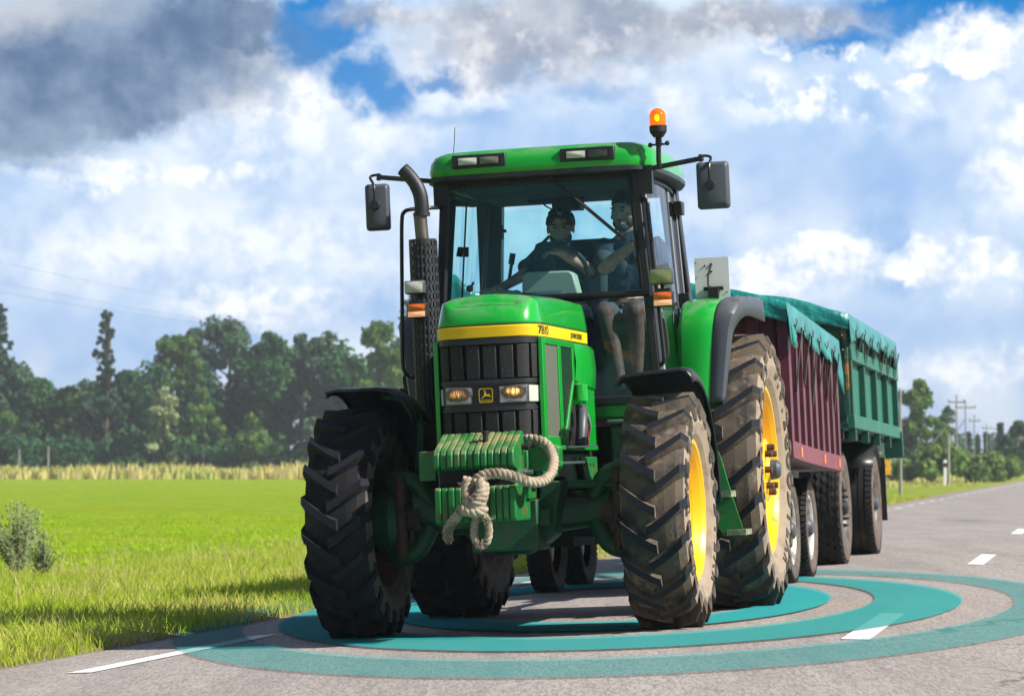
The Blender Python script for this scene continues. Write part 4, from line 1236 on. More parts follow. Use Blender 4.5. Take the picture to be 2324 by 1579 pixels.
# exhaust stack
ex, ey = -.70, .90
MESHM = bpy.data.materials.new('perforated_guard')
def guard():
    """sheet rolled into a tube with real slots"""
    mb = MB(); nb, nr, z0, z1, rad = 22, 19, 1.40, 2.455, .088
    zz = [z0]
    for i in range(nr):
        c = z0 + (z1 - z0) * (i + .5) / nr; h = (z1 - z0) / nr
        zz += [c - h * .30, c + h * .30]
    zz.append(z1)
    for i in range(len(zz) - 1):
        slot = i % 2 == 1
        for k in range(nb):
            a0 = 2 * math.pi * k / nb; a1 = 2 * math.pi * (k + 1) / nb; am = (a0 + a1) / 2; hw = (a1 - a0) * .19
            segs = ((a0, am - hw), (am + hw, a1)) if slot else ((a0, am), (am, a1))
            for u, v in segs:
                mb.add([(ex + rad * math.cos(u), ey + rad * math.sin(u), zz[i]), (ex + rad * math.cos(v), ey + rad * math.sin(v), zz[i]),
                        (ex + rad * math.cos(v), ey + rad * math.sin(v), zz[i + 1]), (ex + rad * math.cos(u), ey + rad * math.sin(u), zz[i + 1])], [(0, 1, 2, 3)])
    return mb
m = MB(); m.tube([(ex, ey, 2.42), (ex - .01, ey, 2.62)], .042, 20)
exh = part('exhaust', m, EXB, tr)
m = MB(); m.tube([(ex, ey, 1.30), (ex, ey, 2.43)], .048, 18); part('silencer', m, EXP, tr, exh)
gu = part('exhaust_guard', guard(), EXP, tr, exh, merge=True, smooth=0); so = gu.modifiers.new('solid', 'SOLIDIFY'); so.thickness = .004
m = MB(); pts = [at(957, 487, 'y', ey), at(957, 465, 'y', ey), at(953, 440, 'y', ey), at(943, 418, 'y', ey), at(928, 398, 'y', ey), at(914, 384, 'y', ey)]
m.tube(smoothpath(pts, 4), [.046] * 12 + [.044] * 9, 20, caps=False); m.tube([pts[0] + V3(0, 0, -.01), pts[0] + V3(0, 0, .012)], .054, 20)
el = part('exhaust_elbow', m, EXP, tr, exh, smooth=60); so = el.modifiers.new('solid', 'SOLIDIFY'); so.thickness = .004
m = MB(); m.box(-.72, -.45, .88, 1.1, 1.22, 1.42); m.prism([(-.86, 1.22), (-.44, 1.22), (-.44, 1.45), (-.60, 1.45)], 'y', .96, 1.10); part('exhaust_mount', m, BKM, tr, exh, bevel=.01)
m = MB(); m.tube(smoothpath([at(1000, 471, 'y', 1.18), at(975, 472, 'y', 1.05), at(935, 475, 'y', .98), at(917, 482, 'y', .96), at(912, 505, 'y', .96), at(912, 600, 'y', .96), at(913, 720, 'y', .96), at(914, 820, 'y', .96), at(922, 848, 'y', .96), at(945, 858, 'y', 1.0)], 5), .0125, 8)
part('handrail', m, BKM, tr, cabf)
m = MB(); a = at(1478, 430, 'y', 1.2); m.tube(smoothpath([fp(1, 2.66) + V3(.0, .0, 0), fp(1, 2.66) + V3(.06, -.02, -.02), fp(1, 2.55) + V3(.062, -.02, 0), fp(1, 2.2) + V3(.062, -.02, 0), fp(1, 1.75) + V3(.062, -.02, 0), fp(1, 1.62) + V3(.055, -.02, 0), fp(1, 1.60) + V3(.0, 0, 0)], 5), .014, 8)
part('handrail', m, BKM, tr, cabf)

# ---------------------------------------------------------------- rear fenders
FPATH = [(1.80, 1.37), (1.815, 1.55), (1.835, 1.74), (1.87, 1.88), (1.94, 1.965), (2.05, 2.015), (2.20, 2.04), (2.42, 2.05), (2.66, 2.05)]
fpp = smoothpath([V3(0, y, z) for y, z in FPATH], 5); FL = arclen(fpp)
for s_ in (1, -1):
    def shell(xa, xb, mat, name, parent, lip=0.0, th=.02, z_lift=0.0, outl=0.0):
        mb = MB(); rows = []
        for i, p in enumerate(fpp):
            t = FL[i] / FL[-1]; q = fpp[min(i + 1, len(fpp) - 1)] - fpp[max(i - 1, 0)]; q.normalize(); inn = V3(0, q.z, -q.y)      # towards the tyre
            x0_, x1_ = xa(t), xb(t); row = []
            for u, d in ((0, 0), (.06, -.004), (.5, -.010), (.86, -.004), (.96, .015), (1.0, .045 + lip * t)):
                row.append(V3(s_ * lerp(x0_, x1_, u), p.y, p.z) + inn * (d - z_lift))
            rows.append(row)
        mb.grid(rows); ob = part(name, mb, mat, tr, parent, smooth=50)
        so = ob.modifiers.new('solid', 'SOLIDIFY'); so.thickness = th; so.offset = 0
        return ob
    f1 = shell(lambda t: .765, lambda t: lerp(.965, 1.03, min(1, t * 1.6)), G, 'rear_fender', None)
    f2 = shell(lambda t: lerp(.965, 1.03, min(1, t * 1.6)) - .012, lambda t: lerp(lerp(1.03, 1.115, min(1, t * 2)), 1.205, max(0, (t - .35) / .65) ** .9), GRY, 'fender_extension', f1, lip=.10, th=.022, z_lift=.004)
    m = MB(); m.prism([(1.80, 1.36), (1.86, 1.86), (2.05, 2.0), (2.9, 2.03), (3.3, 1.95), (3.3, 1.2), (2.6, 1.2)], 'x', min(s_ * .745, s_ * .775), max(s_ * .745, s_ * .775)); part('fender_side', m, G, tr, f1, bevel=.01)
m = MB()   # number plate seen from behind
a, b = at(1575, 586, 'y', 2.30), at(1658, 684, 'y', 2.30)
m.prism([(lerp(a.x, b.x, .5) + p[0], (a.z + b.z) / 2 + p[1]) for p in rrect((b.x - a.x) / 2, (a.z - b.z) / 2, .012)], 'y', 2.298, 2.302)
pl = part('number_plate', m, WHP, tr, bevel=.0008)
m = MB(); c = at(1600, 655, 'y', 2.28); d = at(1640, 690, 'y', 2.28); m.box(c.x - .01, d.x + .01, 2.27, 2.295, c.z - .015, c.z + .01); m.box(c.x + .022, d.x - .02, 2.26, 2.29, d.z - .05, c.z); m.box(c.x + .0, d.x + .02, 2.24, 2.40, d.z - .06, d.z - .02)
part('plate_bracket', m, BKM, tr, pl, bevel=.003)
m = MB(); m.tube(smoothpath([at(1614, 600, 'y', 2.28), at(1608, 620, 'y', 2.27), at(1607, 645, 'y', 2.27), at(1611, 660, 'y', 2.27)], 4), .006, 6); part('cable', m, RUB, tr, pl)
m = MB()
for px, py, r in ((1600, 603, .006), (1614, 600, .009), (1614, 616, .009), (1611, 651, .009), (1579, 597, .005), (1650, 662, .005)):
    m = MB(); q = at(px, py, 'y', 2.296); m.ball(q, (r, .004, r), 8, 6); part('plate_bolt', m, RST, tr, pl)
m = MB(); q = at(1635, 680, 'y', 2.3); m.lathe([(0, .001), (0, .03), (.05, .03)], (q.x, 2.42, q.z - .03), 'z', 12); part('fender_lamp', m, GRY, tr)

# tank, battery box, steps
m = MB(); m.box(.42, .70, 1.05, 1.9, .70, 1.24); m.box(.40, .72, 1.0, 1.3, 1.235, 1.27); tk = part('fuel_tank', m, GRY, tr, bevel=.02)
m = MB(); m.box(.40, .70, .99, 1.02, .955, .965); m.box(.44, .66, .985, 1.03, .72, .94); part('tank_guard', m, BKM, tr, tk, bevel=.004)
m = MB(); m.box(-.70, -.42, 1.05, 1.9, .70, 1.24); part('battery_box', m, BKM, tr, bevel=.02)
m = MB()
for (a, b, w) in (((.86, 2.0, 1.02), (1.02, 2.12, .48), .012),):
    pass
q = [at(1632, 1025, 'x', .97), at(1640, 1045, 'x', .97), at(1690, 1205, 'x', 1.0), at(1642, 1218, 'x', .97), at(1628, 1150, 'x', .96)]
yb = 1.78
pts = [at(1630, 1022, 'y', yb), at(1637, 1040, 'y', yb), at(1660, 1118, 'y', yb), at(1688, 1203, 'y', yb), at(1645, 1218, 'y', yb), at(1625, 1190, 'y', yb)]
m.prism([(p.x, p.z) for p in pts], 'y', yb, yb + .012); stpp = part('step_frame', m, GW, tr, bevel=.003)
for (x0_, y0_, x1_, y1_) in ((1628, 1114, 1660, 1127), (1650, 1202, 1694, 1213)):
    a, b = at(x0_, y0_, 'y', yb - .05), at(x1_, y1_, 'y', yb - .05); m = MB(); m.box(a.x, b.x, yb - .06, yb + .22, b.z, a.z)
    part('step', m, pbr('muddy_step', (.28, .30, .20), .8, var=((.12, .15, .08), 20, .4, .6), bump=(60, .6)), tr, stpp)
m = MB()
for s_ in (-1, 1): m.tube([(s_ * .25, 2.8, .92), (s_ * .90, 2.8, .92)], .13, 18)
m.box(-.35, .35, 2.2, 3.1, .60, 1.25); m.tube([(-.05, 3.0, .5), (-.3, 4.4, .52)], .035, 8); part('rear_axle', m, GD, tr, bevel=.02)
m = MB(); m.box(-.18, .52, .1, 1.5, .56, .66); m.box(-.3, .3, .3, 1.0, .5, .62); part('drive_cover', m, GRD, tr)

# ---------------------------------------------------------------- cab interior
m = MB(); c = at(1265, 622, 'y', 1.72); n = 40
ring_pts = [];
for k in range(n + 1):
    a = 2 * math.pi * k / n; ring_pts.append(V3(c.x + .20 * math.cos(a), c.y - .08 * math.sin(a), c.z + .178 * math.sin(a)))
m.tube(ring_pts, .017, 8); stw = part('steering_wheel', m, RUB, tr, cabf)
m = MB()
for a in (100, 220, 340): m.tube([(c.x, c.y - .05, c.z - .03), (c.x + .2 * math.cos(R(a)), c.y - .08 * math.sin(R(a)), c.z + .178 * math.sin(R(a)))], .012, 6)
m.ball((c.x, c.y - .04, c.z - .03), (.06, .04, .06)); m.tube([(c.x, c.y - .03, c.z - .04), (c.x - .02, c.y - .22, 1.75)], .04, 8); part('wheel_spoke', m, RUB, tr, stw)
m = MB(); a = [at(1186, 628, 'y', 1.52), at(1196, 618, 'y', 1.52), at(1292, 614, 'y', 1.52), at(1302, 622, 'y', 1.52), at(1314, 668, 'y', 1.52), at(1186, 668, 'y', 1.52)]
m.prism([(p.x, p.z) for p in a], 'y', 1.50, 1.66); dsh = part('instrument_console', m, BEI, tr, cabf, bevel=.012)
m = MB(); m.box(-.30, .10, 1.40, 1.62, 1.5, 2.12); part('console_column', m, CAB, tr, dsh, bevel=.03)
m = MB(); m.box(-.26, .24, 2.20, 2.34, 1.85, 2.50); m.box(-.26, .26, 1.80, 2.34, 1.72, 1.88); part('driver_seat', m, CAB, tr, cabf, bevel=.05)
m = MB(); m.tube([at(1130, 625, 'y', 1.9), at(1135, 520, 'y', 1.9)], .014, 6); b_ = at(1135, 525, 'y', 1.9); m.box(b_.x - .02, b_.x + .02, 1.88, 1.92, b_.z - .05, b_.z + .04); m.box(b_.x, b_.x + .04, 1.88, 1.92, b_.z - .01, b_.z + .01)
m.tube([at(1155, 640, 'y', 1.85), at(1163, 585, 'y', 1.85)], .012, 6); m.tube([at(1160, 600, 'y', 1.85), at(1164, 575, 'y', 1.85)], .020, 8); part('gear_lever', m, RUB, tr, cabf)
m = MB(); a, b = at(1082, 420, 'y', 1.7), at(1140, 452, 'y', 1.7); m.box(a.x, b.x, 1.62, 1.75, b.z, a.z); part('radio', m, CAB, tr, cabf, bevel=.01)
m = MB(); a, b = at(1202, 438, 'y', 2.2), at(1330, 455, 'y', 2.2); m.box(a.x, b.x, 2.15, 2.30, b.z, a.z); a, b = at(1255, 455, 'y', 2.2), at(1320, 475, 'y', 2.2); m.box(a.x, b.x, 2.15, 2.30, b.z, a.z); m.tube(smoothpath([at(1230, 455, 'y', 2.18), at(1236, 466, 'y', 2.18), at(1252, 475, 'y', 2.18)], 4), .006, 6)
part('monitor', m, RUB, tr, cabf, bevel=.01)
m = MB(); a, b = at(1050, 555, 'y', 2.0), at(1066, 600, 'y', 2.0); m.tube([at(1058, 562, 'x', -.68), at(1058, 582, 'x', -.68)], .018, 8); m.tube([at(1075, 640, 'y', 1.65), at(1068, 655, 'y', 1.65)], .008, 6); part('door_lever', m, RUB, tr, cabf)
m = MB(); m.ball(at(1066, 655, 'y', 1.6), .024, 12, 8); part('red_knob', m, pbr('red_knob', (.7, .05, .02), .4), tr, cabf)
m = MB(); m.tube([at(1248, 535, 'y', 2.72), at(1190, 594, 'y', 2.72)], .012, 6); part('rear_wiper', m, RUB, tr, cabf)

# ================================================================== ROPE ON THE WEIGHTS
def rope_mesh(path, r, pitch=.085):
    P = smoothpath(path, 10); mb = MB()
    # resample evenly
    L = arclen(P); n = int(L[-1] / .009) + 2
    xs = [[p[i] for p in P] for i in range(3)]
    Q = [V3(*(float(np.interp(L[-1] * k / (n - 1), L, xs[i])) for i in range(3))) for k in range(n)]
    nrm = V3(0, 0, 1)
    fr = []
    for i in range(n):
        t = (Q[min(i + 1, n - 1)] - Q[max(i - 1, 0)]).normalized()
        if i == 0: nrm = t.orthogonal().normalized()
        nrm = (nrm - t * nrm.dot(t)).normalized(); fr.append((nrm.copy(), t.cross(nrm)))
    for s_ in range(3):
        path3 = []
        for i in range(n):
            a = 2 * math.pi * (s_ / 3 + i * L[-1] / (n - 1) / pitch); a_, b_ = fr[i]
            path3.append(Q[i] + (a_ * math.cos(a) + b_ * math.sin(a)) * r * .50)
        mb.tube(path3, r * .60, 8)
    return mb


yr = -1.06
loc0 = (0, -1.0, .95)
rope_root = thing('tow_rope', 'thick frayed pale tow rope knotted over the front weights', 'rope', loc0)
pth = [at(1180, 1000, 'y', -.60), at(1205, 997, 'y', -.66), at(1232, 1003, 'y', -.68), at(1250, 1022, 'y', -.70), at(1256, 1048, 'y', -.76), at(1248, 1078, 'y', -.84), at(1228, 1092, 'y', -.93), at(1200, 1093, 'y', -1.0),
       at(1170, 1082, 'y', -1.04), at(1135, 1074, 'y', yr), at(1100, 1077, 'y', yr - .01), at(1078, 1092, 'y', yr - .01), at(1067, 1115, 'y', yr)]
part('rope', rope_mesh(pth, .030), RPE, rope_root, smooth=60)
kn = MB()
def sub(pts, r): 
    q = rope_mesh(pts, r); kn.add(q.v, q.f)
sub([at(1062, 1085, 'y', yr - .02), at(1058, 1108, 'y', yr - .03), at(1062, 1135, 'y', yr - .05), at(1080, 1150, 'y', yr - .05), at(1094, 1135, 'y', yr - .03), at(1100, 1105, 'y', yr - .04)], .029)
sub([at(1088, 1088, 'y', yr - .04), at(1092, 1110, 'y', yr - .05), at(1080, 1128, 'y', yr - .06), at(1062, 1140, 'y', yr - .05), at(1048, 1158, 'y', yr - .03)], .030)
sub([at(1100, 1100, 'y', yr - .02), at(1096, 1122, 'y', yr - .05), at(1078, 1142, 'y', yr - .07), at(1068, 1152, 'y', yr - .05)], .029)
sub([at(1045, 1150, 'y', yr - .05), at(1062, 1160, 'y', yr - .07), at(1085, 1162, 'y', yr - .06), at(1100, 1150, 'y', yr - .03)], .029)
part('knot', kn, RPE, rope_root, smooth=60)
part('rope_end', rope_mesh([at(1052, 1150, 'y', yr - .02), at(1040, 1168, 'y', yr), at(1024, 1188, 'y', yr), at(1016, 1206, 'y', yr), at(1018, 1224, 'y', yr)], .030), RPE, rope_root, smooth=60)
part('rope_loop', rope_mesh([at(1090, 1155, 'y', yr), at(1104, 1180, 'y', yr), at(1110, 1205, 'y', yr), at(1104, 1230, 'y', yr), at(1090, 1237, 'y', yr), at(1078, 1222, 'y', yr + .01), at(1076, 1198, 'y', yr + .02), at(1082, 1172, 'y', yr + .02), at(1088, 1158, 'y', yr + .02)], .022), RPE, rope_root, smooth=60)
rn = random.Random(3); fz = MB()
for (px, py) in [(1052, 1100), (1075, 1100), (1095, 1150), (1020, 1222), (1070, 1108), (1098, 1082), (1048, 1160), (1090, 1235), (1108, 1178)]:
    c = at(px, py, 'y', yr - .035)
    for _ in range(34):
        d = V3(rn.gauss(0, .6), rn.gauss(-.2, .4), rn.gauss(-.7, .5)).normalized() * rn.uniform(.012, .040)
        fz.tube([c + V3(rn.gauss(0, .014), 0, rn.gauss(0, .014)), c + d * .6 + V3(rn.gauss(0, .004), 0, 0), c + d], [.0022, .0018, .0008], 4)
part('frayed_fibres', fz, RPE, rope_root, smooth=0)


# ================================================================== TRAILERS
def road_wheel(root, cx, cy, r, w, outer, kind, tyre_m, wall_m, rim_m, rimr, conv):
    o = V3(*conv(cx, cy, r)); t = MB()
    prof = [(-w * .34, rimr), (-w * .46, rimr + (r - rimr) * .25), (-w * .52, rimr + (r - rimr) * .55), (-w * .48, r - .035), (-w * .40, r - .010), (-w * .26, r - .004), (-w * .25, r - .016), (-w * .21, r - .016), (-w * .20, r - .001), (-w * .03, r), (-w * .02, r - .014), (w * .02, r - .014), (w * .03, r), (w * .20, r - .001), (w * .21, r - .016), (w * .25, r - .016), (w * .26, r - .004), (w * .40, r - .010), (w * .48, r - .035), (w * .52, rimr + (r - rimr) * .55), (w * .46, rimr + (r - rimr) * .25), (w * .34, rimr)]
    mats = [1 if (i < 3 or i >= len(prof) - 4) else 0 for i in range(len(prof) - 1)]
    t.lathe(prof, o, 'x', 72, mats=mats)
    wh = part('wheel', t, [tyre_m, wall_m], root, smooth=40)
    tb = MB()
    def P(v, th, rr): return o + V3(v, -math.cos(th) * rr, math.sin(th) * rr)
    if kind == 'block':
        n = 34
        for k in range(n):
            for j in range(5):
                v0 = (-.5 + j / 5 + .02) * w * .98; v1 = (-.5 + (j + 1) / 5 - .02) * w * .98
                th = 2 * math.pi * (k + .5 * (j % 2)) / n; d = 2 * math.pi / n * .40
                tp_ = r + .012 - (.014 if j in (0, 4) else 0)
                c8 = []
                for rr_ in (r - .03, tp_):
                    q = .86 if rr_ == tp_ else 1
                    c8 += [P((v0 + v1) / 2, th - d * q * 1.25, rr_), P(v1 if q == 1 else lerp((v0 + v1) / 2, v1, q), th, rr_), P((v0 + v1) / 2, th + d * q * 1.25, rr_), P(v0 if q == 1 else lerp((v0 + v1) / 2, v0, q), th, rr_)]
                tb.add(c8, [(4, 5, 6, 7), (0, 1, 5, 4), (1, 2, 6, 5), (2, 3, 7, 6), (3, 0, 4, 7)])
    else:
        n = 54
        for k in range(n):
            for s_ in (-1, 1):
                th = 2 * math.pi * (k + (.5 if s_ > 0 else 0)) / n; d = 2 * math.pi / n * .34
                a, b = s_ * w * .27, s_ * w * .485; c8 = []
                for rr_, q in ((r - .03, 1), (r + .006, .9)):
                    c8 += [P(a, th - d * q, rr_), P(b, th - d * q, rr_ - .012), P(b, th + d * q, rr_ - .012), P(a, th + d * q, rr_)]
                tb.add(c8, [(4, 5, 6, 7), (0, 1, 5, 4), (1, 2, 6, 5), (2, 3, 7, 6), (3, 0, 4, 7)])
    part('tread_blocks', tb, tyre_m, root, wh, smooth=20)
    rm = MB(); s_ = outer
    rm.lathe([(w * .34, rimr + .01), (w * .40, rimr + .008), (w * .40, rimr - .015), (w * .30, rimr - .03), (w * .05, rimr - .045), (-w * .1, rimr * .8), (-w * .05, rimr * .6), (w * .02, rimr * .5), (w * .02, .001)], o, 'x', 48, sgn=s_)
    rim = part('rim', rm, rim_m, root, wh, smooth=35)
    hb = MB()
    hb.lathe([(w * .0, rimr * .42), (w * .25, rimr * .38), (w * .35, rimr * .30), (w * .50, rimr * .24), (w * .56, rimr * .16), (w * .57, .001)], o, 'x', 20, sgn=s_)
    if kind == 'block':
        for k in range(10):
            a = 2 * math.pi * k / 10; q = o + V3(s_ * w * .30, math.cos(a) * rimr * .62, math.sin(a) * rimr * .62)
            hb.lathe([(-.03, .02), (.045, .02), (.045, .012), (.07, .012), (.07, .001)], q, 'x', 6, sgn=s_)
        for k in range(5):
            a = 2 * math.pi * k / 5; q = o + V3(s_ * w * .22, 0, 0)
            hb.beam(q + V3(0, math.cos(a), math.sin(a)) * rimr * .3, q + V3(0, math.cos(a), math.sin(a)) * rimr * .92, .10, .06, up=(1, 0, 0))
    part('hub', hb, BKM if kind == 'block' else GRY, root, wh, smooth=35)
    return wh


c1 = lambda x, s, z: (x - .29 - .0235 * (s - 5.7), s, z)
c2 = lambda x, s, z: (x - .50 - .0172 * (s - 12.7), s, z)


def warp(mb, conv):
    mb.v = [tuple(conv(*v)) for v in mb.v]; return mb


# ---- wine red trailer
t1 = thing('farm_trailer', 'wine red ribbed grain trailer with small wheels, coupled right behind the tractor', 'trailer', c1(0, 7.8, 0))
S0, S1 = 5.7, 9.95
def zb1(s): return 1.04 - .11 * max(0, (s - S0) / (S1 - S0)) ** .8
def zt1(s): return 2.14 - .12 * (s - S0) / (S1 - S0)
def skewbox(x0, x1, s0, s1, z0, z1):
    """z0, z1 are functions of s"""
    m = MB(); n = max(1, int((s1 - s0) / .6)); rows = []
    for i in range(n + 1):
        s = s0 + (s1 - s0) * i / n; rows.append([(x0, s, z0(s)), (x1, s, z0(s)), (x1, s, z1(s)), (x0, s, z1(s))])
    m.grid(rows, 0, True, True); return m
bx = MB()
for q in (skewbox(-1.24, -1.20, S0, S1, zb1, zt1), skewbox(1.17, 1.20, S0, S1, zb1, zt1), skewbox(-1.24, 1.2, S0, S0 + .05, zb1, zt1), skewbox(-1.24, 1.2, S1 - .05, S1, zb1, zt1), skewbox(-1.24, 1.24, S0, S1, lambda s: zb1(s) - .02, lambda s: zb1(s) + .04)):
    bx.add(q.v, q.f)
box1 = part('body', warp(bx, c1), WINE, t1)
nr = 9
for k in range(nr):
    s = S0 + .04 + (S1 - S0 - .16) * k / (nr - 1)
    for sd in (1, -1):
        m = MB(); z0, z1 = zb1(s) + .1, zt1(s) - .02
        a, b = sd * 1.20, sd * 1.28
        m.add([(a, s - .095, z0), (a, s + .105, z0), (b, s + .09, z0), (b, s - .09, z0), (a, s - .095, z1), (a, s + .105, z1), (b, s + .09, z1), (b, s - .09, z1)], [(0, 1, 2, 3), (4, 7, 6, 5), (0, 4, 5, 1), (1, 5, 6, 2), (2, 6, 7, 3), (3, 7, 4, 0)])
        part('rib', warp(m, c1), WINE, t1, box1)
for k in range(4):
    m = MB(); x = -1.0 + k * .67; m.box(x - .05, x + .05, S0 - .05, S0, 1.05, 2.12); part('rib', warp(m, c1), WINE, t1, box1)
for sd in (1, -1):
    q = skewbox(min(sd * 1.2, sd * 1.285), max(sd * 1.2, sd * 1.285), S0 - .02, S1 + .02, lambda s: zb1(s) - .03, lambda s: zb1(s) + .105)
    rl = part('side_rail', warp(q, c1), WIND, t1, box1, bevel=.006)
    if sd > 0:
        for s in (S0 + .55, S0 + 2.5, S1 - .35):
            m = MB(); m.box(1.284, 1.292, s - .05, s + .05, zb1(s) + .0, zb1(s) + .075); part('reflector', warp(m, c1), REF, t1, rl)
    q = skewbox(min(sd * 1.19, sd * 1.26), max(sd * 1.19, sd * 1.26), S0 - .02, S1 + .02, lambda s: zt1(s) - .05, lambda s: zt1(s) + .02); part('top_rail', warp(q, c1), WINE, t1, box1)
ch = MB(); ch.box(-.50, -.38, S0 - .6, S1, .74, .94); ch.box(.38, .50, S0 - .6, S1, .74, .94); ch.box(-.9, .9, S0 - .02, S0 + .08, .82, 1.02); ch.box(-.5, .5, 7.2, 7.3, .6, .9); ch.box(-.5, .5, 8.2, 8.4, .55, .9)
ch.tube([(0, 3.9, .52), (-.4, 5.6, .80)], .045, 8); ch.tube([(0, 3.9, .52), (.4, 5.6, .80)], .045, 8); ch.tube([(.55, 5.9, .95), (.62, 6.9, .62)], .06, 8); ch.tube([(.60, 6.9, .62), (.60, 7.7, .98)], .035, 8)
part('chassis', warp(ch, c1), BKM, t1, bevel=.008)
for s in (7.6, 9.15):
    m = MB(); m.tube([(-.9, s, .43), (.9, s, .43)], .05, 10); part('axle', warp(m, c1), BKM, t1)
    for x, o_ in ((.965, 1), (-1.0, -1)):
        road_wheel(t1, x - .0, s, .43, .20, o_, 'rib', TYB, TYBS, pbr('pale_rim', (.55, .55, .53), .45, .3, var=((.2, .16, .13), 8, .5, .7)), .27, c1)


def tarp(name, label, conv, s0, s1, half, zt, ridge, hang, seed, front_open, cat='tarpaulin', hems=9):
    rn = random.Random(seed); rows = []; n = 120
    ph = [rn.uniform(0, 6.28) for _ in range(8)]
    root_loc = conv(0, (s0 + s1) / 2, zt((s0 + s1) / 2))
    for i in range(n + 1):
        t = i / n; s = lerp(s0, s1, t); row = []
        fold = min(1, max(0, .5 + 1.1 * noise.noise(V3(t * hems * 1.3, seed * 3.1, 0)) + .5 * noise.noise(V3(t * hems * 4, seed, 5))))
        h = hang * (.78 + .55 * fold + (1.0 * max(0, t - .88) / .12) + .35 * max(0, .06 - t) / .06)
        sag = -.05 * (1 - abs(math.cos(t * 3 * math.pi))) 
        m_ = 14
        edge = zt(s) + .045
        side = []
        for k in range(6):     # drape from the hem up to the edge
            q = k / 5; z = edge - h * (1 - q)
            out = half + .02 + (.045 * fold + .010 * math.sin(t * 31 + k * .4)) * (1 - q)
            side.append((out, z))
        top = []
        for k in range(1, m_):
            q = k / m_; x = half * (1 - 2 * q)
            z = edge + (ridge(s) - edge + sag) * (1 - abs(2 * q - 1) ** 1.7) + .012 * math.sin(x * 9 + s * 5 + ph[2]) + .018 * noise.noise(V3(x * 2.5, s * 2.5, seed))
            top.append((x, z))
        full = side + top + [(-x, z) for x, z in side[::-1]]
        row = [conv(x, s + .02 * math.sin(z * 20 + t * 60) * (1 if abs(x) > half else 0), z) for x, z in full]
        rows.append(row)
    # front flap
    fr_rows = []
    if front_open:
        first = rows[0]
        for k in range(5):
            q = k / 4; rr = []
            for j, p in enumerate(first):
                u = j / (len(first) - 1); dz = (.14 + .16 * abs(math.sin(u * 3 * math.pi + 1.0)) ** 1.5) * q if 4 < j < len(first) - 5 else 0
                x, s, z = p; rr.append((x, s - .05 * q - .03 * q * math.sin(u * 25), max(z - dz, z - dz)))
            fr_rows.append(rr)
        rows = fr_rows[::-1] + rows
    mb = MB(); mb.grid(rows)
    o = single(name, mb, TEAL, label, cat, loc=root_loc, smooth=180)
    so = o.modifiers.new('solid', 'SOLIDIFY'); so.thickness = .006; so.offset = 0
    return o


tp1 = tarp('tarpaulin', 'teal tarpaulin tied down over the wine red trailer', c1, S0 - .12, S1 + .1, 1.27, zt1, lambda s: zt1(s) + .29, .22, 4, True, hems=7)
tp1.name = 'tarpaulin'


def cords(conv, s0, s1, x, ztop, depth, n, tarp_o, loc):
    for k in range(n):
        s = s0 + (s1 - s0) * (k + .5) / n; d = (s1 - s0) / n * .42
        m = MB(); zt_ = ztop(s) - .10; zl = zt_ - depth * random.uniform(.8, 1.15)
        m.tube(smoothpath([(x + .07, s - d, zt_), (x + .045, s - d * .45, (zt_ + zl) / 2 - .02), (x + .03, s, zl), (x + .045, s + d * .45, (zt_ + zl) / 2 - .02), (x + .07, s + d, zt_)], 4), .007, 5)
        warp(m, conv)
        o = m.build('tie_cord', RUB, tarp_o, off=loc)
        e = MB(); e.lathe([(-.004, .030), (.004, .030), (.004, .016), (-.004, .016), (-.004, .030)], conv(x + .085, s - d, zt_ + .02), 'x', 12); e.build('eyelet', STL, tarp_o, off=loc)
OFFT = V3(*c1(0, (S0 - .12 + S1 + .1) / 2, zt1((S0 - .12 + S1 + .1) / 2)))
cords(c1, S0 + .1, S1 - .2, 1.25, zt1, .48, 6, tp1, OFFT)

# ---- green trailer
t2 = thing('farm_trailer', 'green drop-side trailer with big black wheels, last in the train', 'trailer', c2(0, 15, 0))
G0, G1 = 12.7, 18.6
zl2 = lambda s: 1.38 - .06 * (s - G0) / (G1 - G0)
up = lambda d: (lambda s: zl2(s) + d)
b2 = MB()
for q in (skewbox(1.13, 1.165, G0, G1, zl2, up(.66)), skewbox(-1.165, -1.13, G0, G1, zl2, up(.66)), skewbox(-1.16, 1.16, G0, G0 + .04, zl2, up(.66)), skewbox(-1.16, 1.16, G1 - .04, G1, zl2, up(.66)), skewbox(-1.18, 1.18, G0, G1, up(-.06), up(.0))):
    b2.add(q.v, q.f)
box2 = part('body', warp(b2, c2), TGR, t2)
for sd in (1, -1):
    for nm, z0, z1, xo, mt in (('bottom_rail', -.06, .07, 1.235, TGR), ('middle_rail', .60, .72, 1.235, TGR)):
        q = skewbox(min(sd * 1.16, sd * xo), max(sd * 1.16, sd * xo), G0 - .02, G1 + .02, up(z0), up(z1)); part(nm, warp(q, c2), mt, t2, box2, bevel=.006)
    for k in range(5):
        s = G0 + .06 + (G1 - G0 - .12) * k / 4
        m = MB(); m.box(min(sd * 1.16, sd * 1.225), max(sd * 1.16, sd * 1.225), s - .06, s + .06, zl2(s) + .06, zl2(s) + 1.0); part('post', warp(m, c2), TGD, t2, box2, bevel=.005)
        m = MB(); m.box(min(sd * 1.15, sd * 1.22), max(sd * 1.15, sd * 1.22), s + .12, s + .24, zl2(s) - .18, zl2(s) - .05); part('hinge', warp(m, c2), TGD, t2, box2)
    q = skewbox(min(sd * 1.13, sd * 1.165), max(sd * 1.13, sd * 1.165), G0, G1, up(.72), up(.84)); part('board', warp(q, c2), TGR, t2, box2)
    q = skewbox(min(sd * 1.13, sd * 1.165), max(sd * 1.13, sd * 1.165), G0, G1, up(.86), up(1.0)); part('board', warp(q, c2), WOD, t2, box2)
    q = skewbox(min(sd * 1.15, sd * 1.175), max(sd * 1.15, sd * 1.175), G0, G1, up(.838), up(.862)); part('board_edge', warp(q, c2), ORG, t2, box2)
